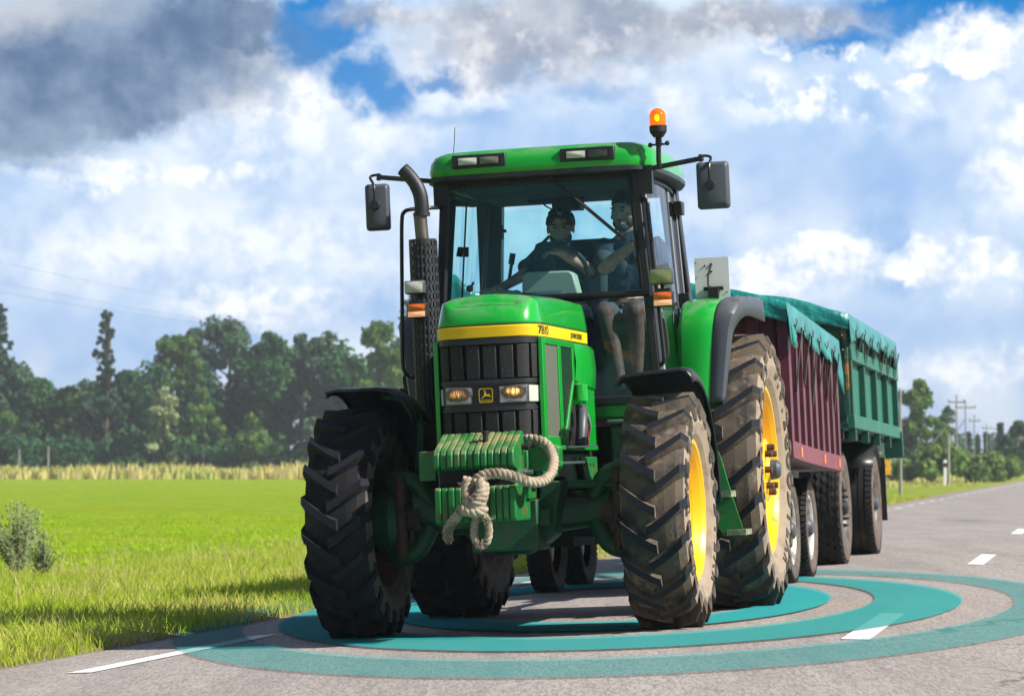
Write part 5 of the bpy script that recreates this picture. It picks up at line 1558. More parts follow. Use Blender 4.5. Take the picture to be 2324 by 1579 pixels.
m = MB(); m.box(-1.17, 1.17, G0 - .05, G0 + .0, 1.36, 1.46); m.box(-1.17, 1.17, G0 - .05, G0, 2.0, 2.08)
for x in (-1.1, -.4, .4, 1.1): m.box(x - .05, x + .05, G0 - .05, G0, 1.38, 2.05)
part('front_frame', warp(m, c2), TGD, t2, box2, bevel=.005)
m = MB(); m.box(1.165, 1.20, G0 - .07, G0 - .05, 1.45, 2.33); part('corner_post', warp(m, c2), ORG, t2, box2, bevel=.005)
m = MB(); m.box(1.19, 1.22, G1 + .01, G1 + .05, 1.30, 1.90); part('corner_post', warp(m, c2), ORG, t2, box2)
m = MB(); m.box(1.05, 1.26, G1 - .1, G1 + .02, 1.04, 1.34); part('tail_bracket', warp(m, c2), TGD, t2, box2, bevel=.01)
m = MB(); n = 14; rr = [(1.15 * math.cos(math.pi * k / n), 2.30 + .25 * math.sin(math.pi * k / n) ** .7) for k in range(n + 1)]
m.add([(x, G0 + .02, z) for x, z in rr] + [(x, G0 + .05, z) for x, z in rr], [tuple(range(n + 1)), tuple(range(2 * n + 1, n, -1))]); m.box(-1.14, 1.14, G0, G0 + .04, 2.0, 2.32); part('front_board', warp(m, c2), TGD, t2, box2)
ch = MB(); ch.box(-.48, -.36, G0 - .1, G1, 1.06, 1.30); ch.box(.36, .48, G0 - .1, G1, 1.06, 1.30)
for s in np.linspace(G0 + .2, G1 - .2, 8): ch.box(-1.1, 1.1, s - .04, s + .04, 1.22, 1.32)
ch.tube([(0, 10.4, .62), (-.4, 12.6, .9)], .05, 8); ch.tube([(0, 10.4, .62), (.4, 12.6, .9)], .05, 8); ch.box(-.6, .6, 12.7, 13.3, .85, 1.06); ch.box(-.6, .6, 16.4, 17.0, .80, 1.06); ch.box(.62, .74, 17.2, 17.3, .3, 1.25); ch.prism([(16.1, 1.1), (17.3, 1.1), (16.9, .75), (16.5, .75)], 'x', .45, .55)
part('chassis', warp(ch, c2), BKM, t2, bevel=.008)
m = MB(); m.box(.72, 1.12, 17.55, 17.58, .35, 1.05); part('mudflap', warp(m, c2), RUB, t2)
m = MB(); pp_ = [(16.68 + .66 * math.cos(R(a)), .58 + .64 * math.sin(R(a))) for a in range(35, 150, 10)]; m.grid([[(.72, y, z) for y, z in pp_], [(1.10, y, z) for y, z in pp_]]); o = part('mudguard', warp(m, c2), BKM, t2); so = o.modifiers.new('solid', 'SOLIDIFY'); so.thickness = .012
for s in (12.98, 16.68):
    m = MB(); m.tube([(-.9, s, .56), (.9, s, .56)], .07, 10); part('axle', warp(m, c2), BKM, t2)
    for x, o_ in ((.93, 1), (-.93, -1)):
        road_wheel(t2, x, s, .55, .31, o_, 'block' if s < 14 else 'rib', TYB, TYBS, pbr('dark_rim', (.16, .15, .15), .5, .3, var=((.30, .27, .24), 8, .5, .7)), .29, c2)
tp2 = tarp('tarpaulin', 'brighter teal tarpaulin arched over the green trailer', c2, G0 - .05, G1 + .12, 1.20, lambda s: zl2(s) + 1.0, lambda s: zl2(s) + 1.32, .20, 9, True, hems=6)
OFFT2 = V3(*c2(0, (G0 - .05 + G1 + .12) / 2, zl2((G0 - .05 + G1 + .12) / 2) + 1.0))
cords(c2, G0 + .1, G1 - .1, 1.20, lambda s: zl2(s) + 1.0, .32, 6, tp2, OFFT2)

# ================================================================== PEOPLE
CLD = bpy.data.textures.new('cloth_folds', 'CLOUDS'); CLD.noise_scale = .10; CLD.noise_depth = 1


def remesh(o, vox, smooth=3):
    r = o.modifiers.new('remesh', 'REMESH'); r.mode = 'VOXEL'; r.voxel_size = vox; r.use_smooth_shade = True
    s = o.modifiers.new('smooth', 'SMOOTH'); s.factor = .5; s.iterations = smooth
    if vox > .01:
        d = o.modifiers.new('folds', 'DISPLACE'); d.texture = CLD; d.strength = .045; d.mid_level = .5
    return o


def head(mb, c, fwd, s=1.0, beard=None):
    """skull, jaw, nose, brows, lips, ears; fwd = unit vector of the face"""
    f = Vector(fwd).normalized(); u = V3(0, 0, 1); r = f.cross(u).normalized(); u = r.cross(f)
    Rm = Matrix((r, f, u)).transposed()
    def q(x, y, z): return Vector(c) + Rm @ V3(x * s, y * s, z * s)
    def e(p, rad, n=14): mb.ball(q(*p), tuple(a * s for a in rad), n, 10, rot=Rm)
    e((0, -.012, .030), (.078, .095, .088)); e((0, .018, -.025), (.066, .072, .075)); e((0, .034, -.082), (.045, .046, .035))
    e((0, .088, -.020), (.014, .020, .024)); e((0, .106, -.034), (.017, .014, .012)); e((0, .084, -.066), (.027, .012, .008)); e((0, .082, -.078), (.023, .011, .007))
    for k in (-1, 1):
        e((k * .030, .080, .018), (.026, .012, .007)); e((k * .082, -.005, -.010), (.010, .020, .032)); e((k * .045, .058, -.030), (.024, .022, .022))
        e((k * .030, .076, .000), (.013, .010, .010))
    mb.limb(q(0, -.01, -.07), q(0, -.03, -.17), .052 * s, .060 * s)
    return q, Rm


def face(root, body, q, Rm):
    for k in (-1, 1):
        m = MB(); m.ball(q(k * .031, .0875, .004), (.0125, .004, .0055), 10, 6, rot=Rm); part('eye', m, RUB, root, body, smooth=180)
        m = MB(); m.ball(q(k * .033, .089, .024), (.022, .006, .0055), 10, 6, rot=Rm); part('eyebrow', m, HAR, root, body, smooth=180)
    m = MB(); m.ball(q(0, .0935, -.071), (.022, .004, .003), 10, 6, rot=Rm); part('mouth', m, BRD, root, body, smooth=180)


def hand(mb, wrist, d, up, s=1.0, curl=.9, grip=None):
    """palm and five fingers; d = along the fingers, up = back of the hand"""
    d = Vector(d).normalized(); up = Vector(up); up = (up - d * up.dot(d)).normalized(); sd = d.cross(up)
    w = Vector(wrist)
    mb.limb(w, w + d * .03, .026, .027)
    for k in range(4): mb.limb(w + d * .03 + sd * (.024 - .016 * k) * .6, w + d * .085 + sd * (.030 - .020 * k), .014, .012, 8)
    ln = (.070, .080, .075, .058)
    for k in range(4):
        b = w + d * .085 + sd * (.030 - .020 * k); a = b; ang = 0; seg = ln[k] / 3
        for j in range(3):
            ang += curl * (.55 + .1 * k * .3); dd = d * math.cos(ang) - up * math.sin(ang)
            n_ = a + dd * seg; mb.limb(a, n_, .0095 - j * .001, .0088 - j * .001, 8); a = n_
    a = w + d * .025 + sd * .026; b = a + (sd * .75 + d * .55 - up * .25).normalized() * .035; c = b + (d * .9 + sd * .1 - up * .5).normalized() * .030
    mb.limb(a, b, .014, .011, 8); mb.limb(b, c, .011, .009, 8)


def person(label, loc, build):
    root = thing('person', label, 'person', loc, 'the two men in the tractor cab'); build(root); return root


def driver(root):
    hc = at(1272, 517, 'y', 2.0)
    b = MB(); q, Rm = head(b, hc, (.10, -1, -.10), 1.02)
    sh = hc.z - .20; cx = hc.x + .0
    L, Rr = V3(cx + .185, 2.08, sh - .03), V3(cx - .185, 2.08, sh - .03)      # tractor's left is photo right
    hip = V3(cx, 2.12, 1.93)
    b.limb(V3(cx, 2.06, sh - .02), V3(cx, 2.10, sh - .25), .11, .14); b.limb(V3(cx, 2.1, sh - .25), hip, .14, .15); b.limb(L, Rr, .065, .065)
    # his left arm over the wheel
    hw = at(1262, 572, 'y', 1.64); el = at(1338, 612, 'y', 1.84)
    b.limb(L, el, .055, .045); b.limb(el, hw + V3(.05, .03, -.02), .043, .030)
    hand(b, hw + V3(.045, .035, -.01), (-1, -.25, .25), (0, -.5, 1), curl=.75)
    # right arm down to the levers
    el2 = at(1192, 622, 'y', 1.95); h2 = at(1118, 655, 'y', 1.72)
    b.limb(Rr, el2, .055, .046); b.limb(el2, h2 + V3(.05, .02, 0), .042, .028); hand(b, h2 + V3(.05, .02, .0), (-1, -.2, -.1), (0, -.2, 1), curl=.5)
    for k in (-1, 1):
        kn = V3(cx + k * .16, 1.68, 1.98); ft = V3(cx + k * .15, 1.60, 1.46); b.limb(hip + V3(k * .09, 0, 0), kn, .085, .062); b.limb(kn, ft, .055, .04)
    body = remesh(part('body', b, SKN, root), .0075, 2)
    face(root, body, q, Rm)
    h = MB(); rn = random.Random(2)
    def e(p, rad): h.ball(q(*p), rad, 12, 8, rot=Rm)
    e((0, -.030, .055), (.084, .088, .074)); e((0, -.05, .010), (.080, .066, .070))
    for _ in range(90):
        a = rn.uniform(-2.9, 2.9); z = rn.uniform(.02, .12); rr = math.sqrt(max(0, 1 - ((z - .03) / .10) ** 2)) if z > .03 else 1
        e((math.sin(a) * .084 * rr, -.018 + -math.cos(a) * -.0 + math.cos(a) * -.085 * rr if abs(a) < 1.9 else .055 * rr * .9, z), (.016, .016, .016))
    for k in (-1, 1):
        for _ in range(12): e((k * rn.uniform(.074, .084), rn.uniform(-.06, -.015), rn.uniform(.0, .06)), (.012, .014, .014))
    for k in range(5): e((-.040 + k * .022, .066 + .008 * math.sin(k * 1.9), .070 + .006 * math.cos(k * 2.3)), (.014, .018, .016))
    remesh(part('hair', h, HAR, root, body), .007, 1)
    bd = MB(); bd.ball(q(0, .040, -.086), (.052, .052, .036), 14, 8, rot=Rm)
    for k in (-1, 1): bd.ball(q(k * .052, .020, -.060), (.022, .045, .035), 10, 8, rot=Rm)
    part('beard', bd, BRD, root, body, smooth=180)
    s = MB(); s.limb(V3(cx, 2.06, sh - .04), V3(cx, 2.09, sh - .25), .130, .165); s.limb(V3(cx, 2.09, sh - .25), hip, .165, .172); s.limb(L + V3(.0, 0, .0), Rr, .082, .082)
    s.limb(L, L.lerp(el, .62), .080, .078); s.limb(Rr, Rr.lerp(el2, .62), .080, .078); s.limb(V3(cx, 2.05, sh + .0), V3(cx, 2.06, sh - .08), .072, .10)
    remesh(part('shirt', s, SHT, root, body), .012, 4)
    t = MB()
    for k in (-1, 1):
        kn = V3(cx + k * .16, 1.68, 1.98); ft = V3(cx + k * .15, 1.60, 1.46); t.limb(hip + V3(k * .09, 0, 0), kn, .100, .080); t.limb(kn, ft, .074, .062)
    remesh(part('trousers', t, SHT2, root, body), .012, 3)


def passenger(root):
    hc = at(1417, 480, 'y', 1.93)
    b = MB(); q, Rm = head(b, hc, (-.30, -.95, -.06), 1.05)
    sh = hc.z - .20; cx = hc.x + .01
    L, Rr = V3(cx + .17, 2.02, sh - .05), V3(cx - .155, 1.95, sh - .05)
    hip = V3(cx + .02, 2.04, 1.93)
    b.limb(V3(cx, 1.98, sh - .02), V3(cx, 2.0, sh - .25), .11, .14); b.limb(V3(cx, 2.0, sh - .25), hip, .14, .15); b.limb(L, Rr, .065, .065)
    el = at(1372, 606, 'y', 1.80); hw = at(1436, 556, 'y', 1.70)
    b.limb(Rr, el, .058, .050); b.limb(el, hw, .048, .032); hand(b, hw, (.7, -.2, .75), (-.6, -.8, .1), curl=.8)
    el3 = L + V3(.05, -.10, -.26); b.limb(L, el3, .055, .046); b.limb(el3, V3(cx + .06, 1.72, 2.05), .044, .030); hand(b, V3(cx + .06, 1.72, 2.05), (-.9, -.3, -.1), (0, -.3, 1), curl=.6)
    lg = []
    for k, (kx, ky, fx, fy, fd) in ((-1, (1372, 712, 1408, 862, 1.46)), (1, (1440, 705, 1446, 860, 1.60))):
        kn = at(kx, ky, 'y', 1.52); ft = at(fx, fy, 'y', fd); ft.z = max(ft.z, 1.46); lg.append((k, kn, ft)); b.limb(hip + V3(k * .09, 0, 0), kn, .090, .066); b.limb(kn, kn.lerp(ft, .4) + V3(0, .03, 0), .062, .056); b.limb(kn.lerp(ft, .4) + V3(0, .03, 0), ft, .056, .038)
    body = remesh(part('body', b, SKN, root), .0075, 2)
    face(root, body, q, Rm)
    h = MB(); h.ball(q(0, -.014, .052), (.088, .098, .082), 14, 10, rot=Rm); h.ball(q(0, -.045, .0), (.082, .070, .070), 12, 8, rot=Rm); remesh(part('hair', h, HAR, root, body), .007, 2)
    bd = MB(); bd.ball(q(0, .046, -.095), (.050, .052, .034), 14, 8, rot=Rm); bd.ball(q(0, .082, -.055), (.026, .012, .008), 10, 6, rot=Rm)
    for k in (-1, 1): bd.ball(q(k * .05, .02, -.07), (.020, .045, .03), 10, 8, rot=Rm)
    part('beard', bd, BRD, root, body, smooth=180)
    s = MB(); s.limb(V3(cx, 1.98, sh - .04), V3(cx, 2.0, sh - .25), .130, .160); s.limb(V3(cx, 2.0, sh - .25), hip, .160, .170); s.limb(L, Rr, .084, .084)
    s.limb(L, L.lerp(el3, .8), .080, .076); s.limb(Rr, Rr.lerp(el, .70), .080, .078); s.limb(V3(cx, 1.97, sh + .0), V3(cx, 1.98, sh - .08), .072, .10)
    remesh(part('shirt', s, SHT, root, body), .012, 4)
    p = MB(); e_ = Rr.lerp(el, .70); p.limb(e_, Rr.lerp(el, .76), .083, .080); part('sleeve_cuff', p, SHD, root, body, smooth=180)
    p = MB(); c_ = V3(cx - .03, 1.865, sh - .17); p.ball(c_, (.045, .02, .06), 12, 8); part('shirt_print', p, SHD, root, body, smooth=180)
    t = MB()
    for k, kn, ft in lg: t.limb(hip + V3(k * .09, 0, 0), (hip + V3(k * .09, 0, 0)).lerp(kn, .85), .108, .086)
    remesh(part('shorts', t, SHG, root, body), .012, 3)
    for k, kn, ft in lg:
        f = MB(); f.limb(ft + V3(0, .02, -.02), ft + V3(0, -.12, -.035), .045, .034); part('shoe', f, GRY, root, body, smooth=180)


person('driver with curly dark hair and dark T-shirt, one hand on the steering wheel', (0, 2.1, 1.88), driver)
person('bearded passenger in navy T-shirt and pale shorts, sitting at the right beside the driver', (.42, 2.0, 1.88), passenger)

# crumpled cloth on the dashboard
rn = random.Random(12); m = MB()
for k in range(46):
    px = rn.uniform(1092, 1180); c = at(px, 668 - rn.uniform(0, 10) * (1 - abs(px - 1130) / 80), 'y', 1.36); m.ball(c, (rn.uniform(.012, .024), .018, rn.uniform(.010, .020)), 8, 6)
l_ = at(1135, 670, 'y', 1.36)
o = single('crumpled_cloth', m, pbr('sandy_fleece', (.45, .36, .24), .95, bump=(60, 1, .01)), 'crumpled sandy fleece cloth lying along the dashboard behind the windshield', 'cloth', loc=tuple(l_), smooth=60)

# ================================================================== TREES
def crown(mb_v, centres, n, size, rn, flat=.85):
    """leaf clumps spread near the surface of many small lobes"""
    vs, fs = [], []
    tot = sum(r * r for _, r in centres)
    for c, r in centres:
        k = int(n * r * r / tot)
        for _ in range(k):
            d = Vector((rn.gauss(0, 1), rn.gauss(0, 1), rn.gauss(0, 1))).normalized()
            q = Vector(c) + Vector((d.x, d.y, d.z * flat)) * r * (rn.random() ** .33) * rn.uniform(.8, 1.12)
            nrm = (d + Vector((rn.gauss(0, .55), rn.gauss(0, .55), rn.gauss(.25, .55)))).normalized()
            t = nrm.orthogonal().normalized(); t.rotate(Matrix.Rotation(rn.uniform(0, 6.28), 3, nrm)); b = nrm.cross(t)
            w = size * rn.uniform(.6, 1.4); h = w * rn.uniform(.45, .9)
            o = len(vs); vs += [q - t * w * .5, q + b * h * .5, q + t * w * .5, q - b * h * .5]; fs.append((o, o + 1, o + 2, o + 3))
    m = MB(); m.add(vs, fs); return m


LF = [leafmat('leaf_deep', (0.038, 0.115, 0.045), (0.070, 0.170, 0.055), (0.042, 0.125, 0.070), .35, .15),
      leafmat('leaf_fresh', (0.10, 0.20, 0.035), (0.16, 0.27, 0.07), (0.09, 0.19, 0.05), .4, .15),
      leafmat('leaf_silver', (0.26, 0.32, 0.15), (0.36, 0.42, 0.22), (0.20, 0.26, 0.11), .3, .2),
      leafmat('leaf_grey', (0.070, 0.15, 0.085), (0.12, 0.20, 0.11), (0.062, 0.14, 0.085), .35, .12),
      leafmat('needle', (0.040, 0.095, 0.06), (0.06, 0.13, 0.075), (0.04, 0.09, 0.055), .3, .2),
      leafmat('bush_leaf', (0.14, 0.23, 0.055), (0.21, 0.30, 0.09), (0.13, 0.21, 0.08), .3, .5)]


def tree_shape(kind, h, w, rn):
    c = []
    if kind == 'pine':      # bare stem, flat tufts on up-swept limbs
        for i in range(11):
            t = i / 10; z = h * (.40 + .57 * t); rr = w * .80 * (1.05 - .85 * t) * rn.uniform(.7, 1.15)
            for k in range(11):
                a = rn.uniform(0, 6.28); f = rn.uniform(.05, 1.05); c.append(((math.cos(a) * rr * f + .06 * w * t, math.sin(a) * rr * f, z + f * .3 + rn.uniform(-.45, .45)), max(.22, rr * rn.uniform(.12, .26))))
    elif kind == 'spruce':
        for i in range(12):
            t = i / 11; z = h * (.12 + .86 * t); rr = w * .5 * (1.04 - t)
            for k in range(4):
                a = rn.uniform(0, 6.28); c.append(((math.cos(a) * rr * .5, math.sin(a) * rr * .5, z), max(.25, rr * .5)))
    elif kind == 'bush':
        for _ in range(14):
            a = rn.uniform(0, 6.28); q = rn.random() ** .5
            c.append(((math.cos(a) * q * w * .38, math.sin(a) * q * w * .38, h * rn.uniform(.25, .78) * (1 - .3 * q)), w * rn.uniform(.12, .2)))
    else:
        k = 46 if kind == 'broad' else 26
        for i in range(k):
            t = rn.random(); z = h * (.12 + .80 * t)
            prof = math.sin(math.pi * min(1, .22 + .72 * t)) ** .5
            a = rn.uniform(0, 6.28); q = rn.random() ** .5 * prof * w * .40
            c.append(((math.cos(a) * q, math.sin(a) * q, z), w * rn.uniform(.09, .17)))
        c.append(((0, 0, h * .93), w * .12))
        for _ in range(6):
            a = rn.uniform(0, 6.28); c.append(((math.cos(a) * w * .33, math.sin(a) * w * .33, h * rn.uniform(.08, .25)), w * .15))
    return c


def world_at(px, depth, z=ZF):
    return V3((px - PCX) / FPX * depth + CAMLOC.x, CAMLOC.y + depth, z)


def tree(name, cat, label, px, top, depth, wpx, kind, leaf, seed, n=2600, size=.5, group=None, z=ZF, bare=.0):
    rn = random.Random(seed)
    if kind == 'broad': wpx *= 1.35
    p = world_at(px, depth, z)
    h = (HOR - top) / FPX * depth + CAMLOC.z - z
    w = wpx / FPX * depth
    root = thing(name, label, cat, p, group, lane=False); OFF[root.name] = V3(0, 0, 0)
    cs = tree_shape(kind, h, w, rn)
    cr = crown(None, cs, n, size * depth / 350, rn, .5 if kind == 'pine' else .85)
    cr.build('foliage' if kind == 'bush' else 'crown', LF[leaf], root, smooth=0)
    tk = MB(); lean = rn.uniform(-.02, .04)
    r0 = max(.05, h * .016)
    tk.tube([(0, 0, -.3), (lean * h * .3, 0, h * .35), (lean * h * .7, .1, h * .65), (lean * h, 0, h * .92)], [r0 * 1.2, r0, r0 * .6, r0 * .2], 7)
    for c, r in cs[::3]:
        z0 = max(h * .12, c[2] - h * .14); tk.tube([(lean * z0, 0, z0), c], [r0 * .4, r0 * .12], 5)
    tk.build('trunk', BARK, root, smooth=60)
    return root


WG = 'trees of the wood beyond the field'
wood = [('deciduous_tree', 15, 800, 365, 130, 'broad', 3, 'grey-green leafy tree at the left edge of the picture, first of the wood'),
        ('conifer_tree', -4, 690, 372, 66, 'pine', 4, 'dark conifer tip cut by the left edge of the picture'),
        ('deciduous_tree', 95, 850, 368, 100, 'broad', 0, 'low dark round tree in the dip left of the tall pine'),
        ('deciduous_tree', 165, 872, 362, 90, 'broad', 1, 'low dark green tree just left of the pine stem'),
        ('pine_tree', 238, 710, 360, 66, 'pine', 4, 'tall thin pine with a bare stem standing above the wood'),
        ('deciduous_tree', 215, 862, 385, 110, 'broad', 3, 'hazy pale tree behind the bare pine stem'),
        ('deciduous_tree', 290, 832, 363, 90, 'broad', 0, 'dark narrow tree just right of the tall pine'),
        ('willow_tree', 372, 872, 350, 88, 'round', 2, 'pale silvery willow glowing in front of the dark wood'),
        ('deciduous_tree', 400, 752, 366, 120, 'broad', 1, 'fresh green tree with a pointed top above the silvery willow'),
        ('deciduous_tree', 447, 728, 376, 70, 'broad', 3, 'thin-crowned grey tree left of the highest crown'),
        ('deciduous_tree', 520, 712, 372, 150, 'broad', 3, 'highest broad grey-green crown in the middle of the wood'),
        ('deciduous_tree', 612, 742, 368, 120, 'broad', 0, 'dull dark green tree right of the highest crown'),
        ('deciduous_tree', 682, 745, 372, 100, 'broad', 3, 'olive-grey tree between the highest crown and the front wheel'),
        ('deciduous_tree', 745, 742, 366, 110, 'broad', 3, 'feathery grey-green tree left of the exhaust'),
        ('deciduous_tree', 858, 716, 330, 120, 'broad', 1, 'brighter green tree close left of the handrail'),
        ('conifer_tree', 930, 660, 345, 90, 'pine', 4, 'dark pine mostly hidden behind the exhaust guard'),
        ('deciduous_tree', 460, 880, 352, 120, 'round', 1, 'lower yellow-green tree right of the silvery willow'),
        ('deciduous_tree', 570, 940, 349, 110, 'round', 1, 'small bright bushy tree at the foot of the wood'),
        ('deciduous_tree', 800, 800, 352, 110, 'broad', 0, 'dark tree just above the front wheel'),
        ('deciduous_tree', 20, 930, 350, 80, 'round', 1, 'small light green tree at the foot of the wood by the left edge')]
for i, (nm, px, top, dp, wd, kd, lf, lab) in enumerate(wood):
    tree(nm, 'tree', lab, px, top, dp, wd, kd, lf, 100 + i, n=6500 if kd == 'broad' else 3000, size=.58, group=WG)
# the dark mass behind and below them, which nobody could count
rn = random.Random(5); cs = []
for i in range(330):
    px = rn.uniform(-60, 1250); dp = rn.uniform(362, 400)
    env = np.interp(px, [-60, 60, 130, 200, 300, 400, 520, 700, 900, 1250], [840, 870, 900, 900, 860, 800, 770, 780, 770, 790])
    y = rn.uniform(env + 20, 1045); p = world_at(px, dp); z = (HOR - y) / FPX * dp + CAMLOC.z
    cs.append(((p.x, p.y, max(.6, z)), rn.uniform(1.3, 2.6)))
for i in range(170):
    px = rn.uniform(-60, 1250); dp = rn.uniform(348, 358); p = world_at(px, dp); cs.append(((p.x, p.y, rn.uniform(.2, 3.0)), rn.uniform(.9, 1.8)))
m_ = crown(None, cs, 64000, .68, rn)
o = m_.build('wood', LF[0], None, smooth=0); o['kind'] = 'stuff'; o['label'] = 'dark undergrowth and far trees filling the wood beyond the field'; o['category'] = 'wood'

RG = 'trees and bushes by the far bend of the road'
right = [('birch_tree', 2088, 856, 300, 104, 'broad', 1, 'tall birch behind the green trailer, beside the first pole', 5200),
         ('deciduous_tree', 2152, 915, 320, 60, 'round', 3, 'thin open tree between the birch and the braced poles', 900),
         ('round_bush', 2112, 980, 215, 150, 'bush', 5, 'big round grey-green bush behind the white marker post', 4200),
         ('round_bush', 2190, 1002, 222, 170, 'bush', 5, 'wide low bush at the foot of the braced poles', 4200),
         ('round_bush', 2285, 1004, 250, 100, 'bush', 5, 'light green bush near the right edge', 1500),
         ('conifer_tree', 2270, 962, 330, 34, 'spruce', 4, 'dark conifer left of the tree at the right edge', 900),
         ('deciduous_tree', 2312, 952, 330, 60, 'broad', 0, 'dark tree at the right edge of the picture', 1500),
         ('conifer_tree', 2238, 985, 360, 16, 'spruce', 4, 'small dark spruce beside the far pole', 400),
         ('conifer_tree', 2218, 990, 370, 14, 'spruce', 4, 'small spruce in the gap right of the wide bush', 300),
         ('conifer_tree', 2198, 985, 380, 22, 'spruce', 4, 'small spruce right behind the braced poles', 400),
         ('round_bush', 2020, 1008, 222, 110, 'bush', 5, 'low bush half hidden behind the green trailer', 1200)]
for i, (nm, px, top, dp, wd, kd, lf, lab, nn) in enumerate(right):
    tree(nm, 'bush' if 'bush' in nm else 'tree', lab, px, top, dp, wd, kd, lf, 300 + i, n=nn, size=.62, group=RG)
# distant treeline on the right
rn = random.Random(8); cs = []
for i in range(70):
    px = rn.uniform(1500, 2420); dp = rn.uniform(520, 600); p = world_at(px, dp)
    cs.append(((p.x, p.y, rn.uniform(.5, 4.5)), rn.uniform(1.5, 3.0)))
o = crown(None, cs, 6000, .9, rn).build('far_wood', LF[0], None, smooth=0); o['kind'] = 'stuff'; o['label'] = 'low dark treeline on the horizon at the right'; o['category'] = 'wood'
# long grass on the far verge
pr = np.stack([rng.uniform(8, 45, 9000), rng.uniform(150, 300, 9000), np.full(9000, ZF)], 1)
keep = np.array([(MI @ V3(*q)).x < EDGE - 1.5 + road_shift((MI @ V3(*q)).y) for q in pr]); pr = pr[keep]
blades('dry_meadow', STRAW, pr, rng.uniform(.1, .5, len(pr)), np.full(len(pr), .10), .5, 'dry tufts on the grass behind the white marker post')

# shrub by the left edge
def shrub(px, py, depth, h, label, seed, n=1500):
    rn = random.Random(seed); p = world_at(px, depth); l = MI @ p; p.z = ground_pt(l.x - road_shift(l.y), l.y).z
    root = thing('wild_shrub', label, 'shrub', p, 'wild shrubs on the verge', lane=False); OFF[root.name] = V3(0, 0, 0)
    st = MB(); vs, fs = [], []
    for i in range(26):
        a = rn.uniform(0, 6.28); sp = rn.uniform(.02, .42) * h; hh = h * rn.uniform(.45, 1.0)
        tip = V3(math.cos(a) * sp, math.sin(a) * sp, hh); st.tube([(0, 0, -.03), tip * .5 + V3(0, 0, .04), tip], [.008, .006, .002], 4)
        for k in range(int(n / 26)):
            t = rn.uniform(.2, 1); q = tip * t + V3(rn.gauss(0, .03), rn.gauss(0, .03), rn.gauss(0, .02))
            d = V3(rn.gauss(0, 1), rn.gauss(0, 1), rn.gauss(.4, .6)).normalized(); e = d.orthogonal().normalized(); w = rn.uniform(.018, .040)
            o_ = len(vs); vs += [q, q + d * w + e * w * .3, q + d * w * 2, q + d * w - e * w * .3]; fs.append((o_, o_ + 1, o_ + 2, o_ + 3))
    MB().add(vs, fs).build('foliage', LF[2], root, smooth=0); st.build('stem', BARK, root)
shrub(45, 1265, 41, .92, 'grey-green wild shrub on the verge at the left edge of the picture', 1, 4000)
shrub(100, 1275, 38, .55, 'smaller wild plant just right of the shrub at the left edge', 2, 700)

# poles, marker post, sign, roof, wires
def pole(px, top, depth, lab, arm=0.5, brace=None, z=ZF, r=.06, nm='utility_pole', ct='pole', gp='wooden line poles along the road'):
    p = world_at(px, depth, z); h = (HOR - top) / FPX * depth + CAMLOC.z - z
    root = thing(nm, lab, ct, p, gp, lane=False); OFF[root.name] = V3(0, 0, 0)
    m = MB(); m.tube([(0, 0, -.3), (0, 0, h)], [r * 1.15, r * .8], 8); m.build('post', POLE, root)
    if arm:
        m = MB(); m.box(-arm, arm, -.05, .05, h - .45, h - .33); m.build('crossarm', POLE, root)
        for k in (-1, 0, 1):
            q = MB(); q.lathe([(0, .001), (0, .035), (.06, .05), (.12, .035), (.14, .001)], (k * arm * .9, 0, h - .33 if k else h), 'z', 8); q.build('insulator', GRY, root)
    if brace:
        m = MB(); m.tube([(brace, 0, -.2), (0, 0, h * .8)], [r, r * .7], 6); m.build('brace', POLE, root)
pole(2043, 882, 115, 'tall grey pole right behind the green trailer', 0, r=.055)
pole(2171, 900, 235, 'pole with a slanting brace, nearest of the row on the right', .6, brace=-4.3)
pole(2191, 913, 255, 'second pole from the left in the row, with its own brace', .8, brace=-3.4)
pole(2211, 945, 300, 'third pole of the row', .5)
pole(2239, 963, 350, 'fourth pole of the row', .5)
pole(2263, 966, 400, 'fifth pole of the row, before the dark conifer', .5)
pole(2310, 985, 330, 'short pole nearest the right edge', .4)
pole(2152, 985, 190, 'low grey post left of the braced poles', 0, r=.09)
pole(44, 1018, 330, 'thin pale fence post in the dry meadow at the far left', 0, r=.09, nm='fence_post', ct='fence post', gp='fence posts in the dry meadow')
pole(110, 1012, 330, 'leaning grey fence post in the dry meadow, right of the other one', 0, r=.10, nm='fence_post', ct='fence post', gp='fence posts in the dry meadow')

dp = 195; p = world_at(2145, dp, -.32)
root = thing('marker_post', 'white roadside marker post with a black band', 'marker post', p, lane=False); OFF[root.name] = V3(0, 0, 0)
m = MB(); m.prism([(-.13, -.1), (.13, -.1), (.10, .1), (-.10, .1)], 'z', -.3, 1.45); m.build('post', WHP, root, bevel=.02)
m = MB(); m.box(-.14, .14, -.115, .11, 1.02, 1.26); m.build('black_band', RUB, root)

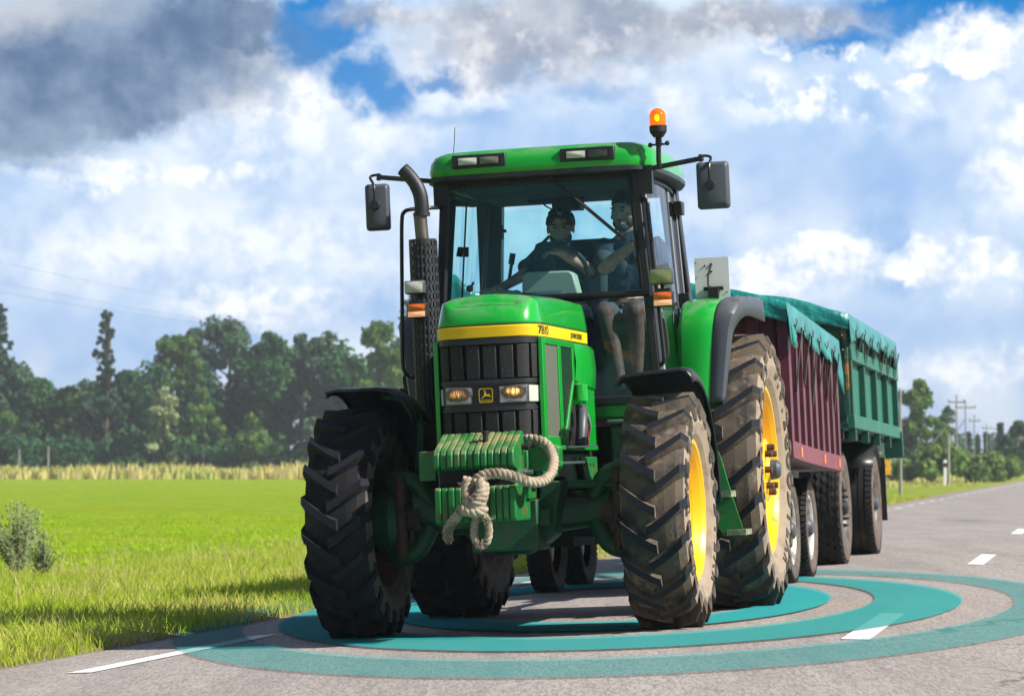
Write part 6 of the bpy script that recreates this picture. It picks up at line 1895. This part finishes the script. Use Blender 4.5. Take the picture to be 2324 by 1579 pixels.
dp = 150; p = world_at(1990, dp)
root = thing('road_sign', 'yellow direction sign seen under the green trailer', 'sign', p, lane=False); OFF[root.name] = V3(0, 0, 0)
m = MB(); m.box(-.62, .62, -.02, .02, .98, 1.62); m.build('sign_panel', pbr('sign_yellow', (.85, .42, .01), .5), root, bevel=.01)
for k in (-.4, .4):
    m = MB(); m.tube([(k, .05, -.3), (k, .05, 1.6)], .035, 6); m.build('leg', STL, root)
m = MB(); m.box(-.45, -.05, -.026, -.022, 1.38, 1.46); m.box(.05, .4, -.026, -.022, 1.34, 1.46); m.box(-.3, .3, -.026, -.022, 1.14, 1.22); m.build('sign_mark', RUB, root)

dp = 420; p = world_at(2215, dp)
root = thing('farm_house', 'small far house with a red roof low on the horizon', 'house', p, lane=False); OFF[root.name] = V3(0, 0, 0)
m = MB(); m.box(-2.4, 2.4, 0, 5, 0, 1.7); m.build('wall', WHP, root)
m = MB(); m.prism([(-2.8, 1.6), (2.8, 1.6), (0, 2.9)], 'y', -.3, 5.3); m.build('roof', pbr('red_roof', (.35, .06, .04), .8), root)

for k, (x0, y0, x1, y1, lab) in enumerate([(-40, 585, 600, 700, 'upper thin overhead wire crossing the sky at the left'), (-40, 632, 640, 742, 'lower pair of thin overhead wires crossing the sky at the left'),
                                           (-40, 655, 560, 735, 'lowest thin overhead wire above the left trees')]):
    a = world_at(x0, 150, 0); b = world_at(x1, 330, 0)
    za = (HOR - y0) / FPX * 150 + CAMLOC.z; zb = (HOR - y1) / FPX * 330 + CAMLOC.z
    m = MB(); pts = []
    for i in range(13):
        t = i / 12; q = a.lerp(b, t); q.z = za + (zb - za) * t - 1.2 * 4 * t * (1 - t) * .3; pts.append(q)
    m.tube(pts, .005, 4); single('overhead_wire', m, RUB, lab, 'wire', lane=False, group='overhead wires at the left', loc=tuple(pts[0]))

# ================================================================== AIR
HB = 1620
mb = MB(); mb.box(-1600, 1600, -360, HB, -4, 21)
hz = mb.build('haze', [], None, smooth=0)
hm = bpy.data.materials.new('haze'); hm.use_nodes = True; T = NT(hm.node_tree)
pv = T.node('ShaderNodeVolumePrincipled'); pv.inputs['Color'].default_value = (.86, .92, 1, 1); pv.inputs['Density'].default_value = .00038; pv.inputs['Anisotropy'].default_value = .2
o_ = T.node('ShaderNodeOutputMaterial'); T.l.new(pv.outputs[0], o_.inputs[1])
hz.data.materials.clear(); hz.data.materials.append(hm); hz['kind'] = 'stuff'
sc.cycles.volume_step_rate = 1.0
sc.cycles.volume_max_steps = 64
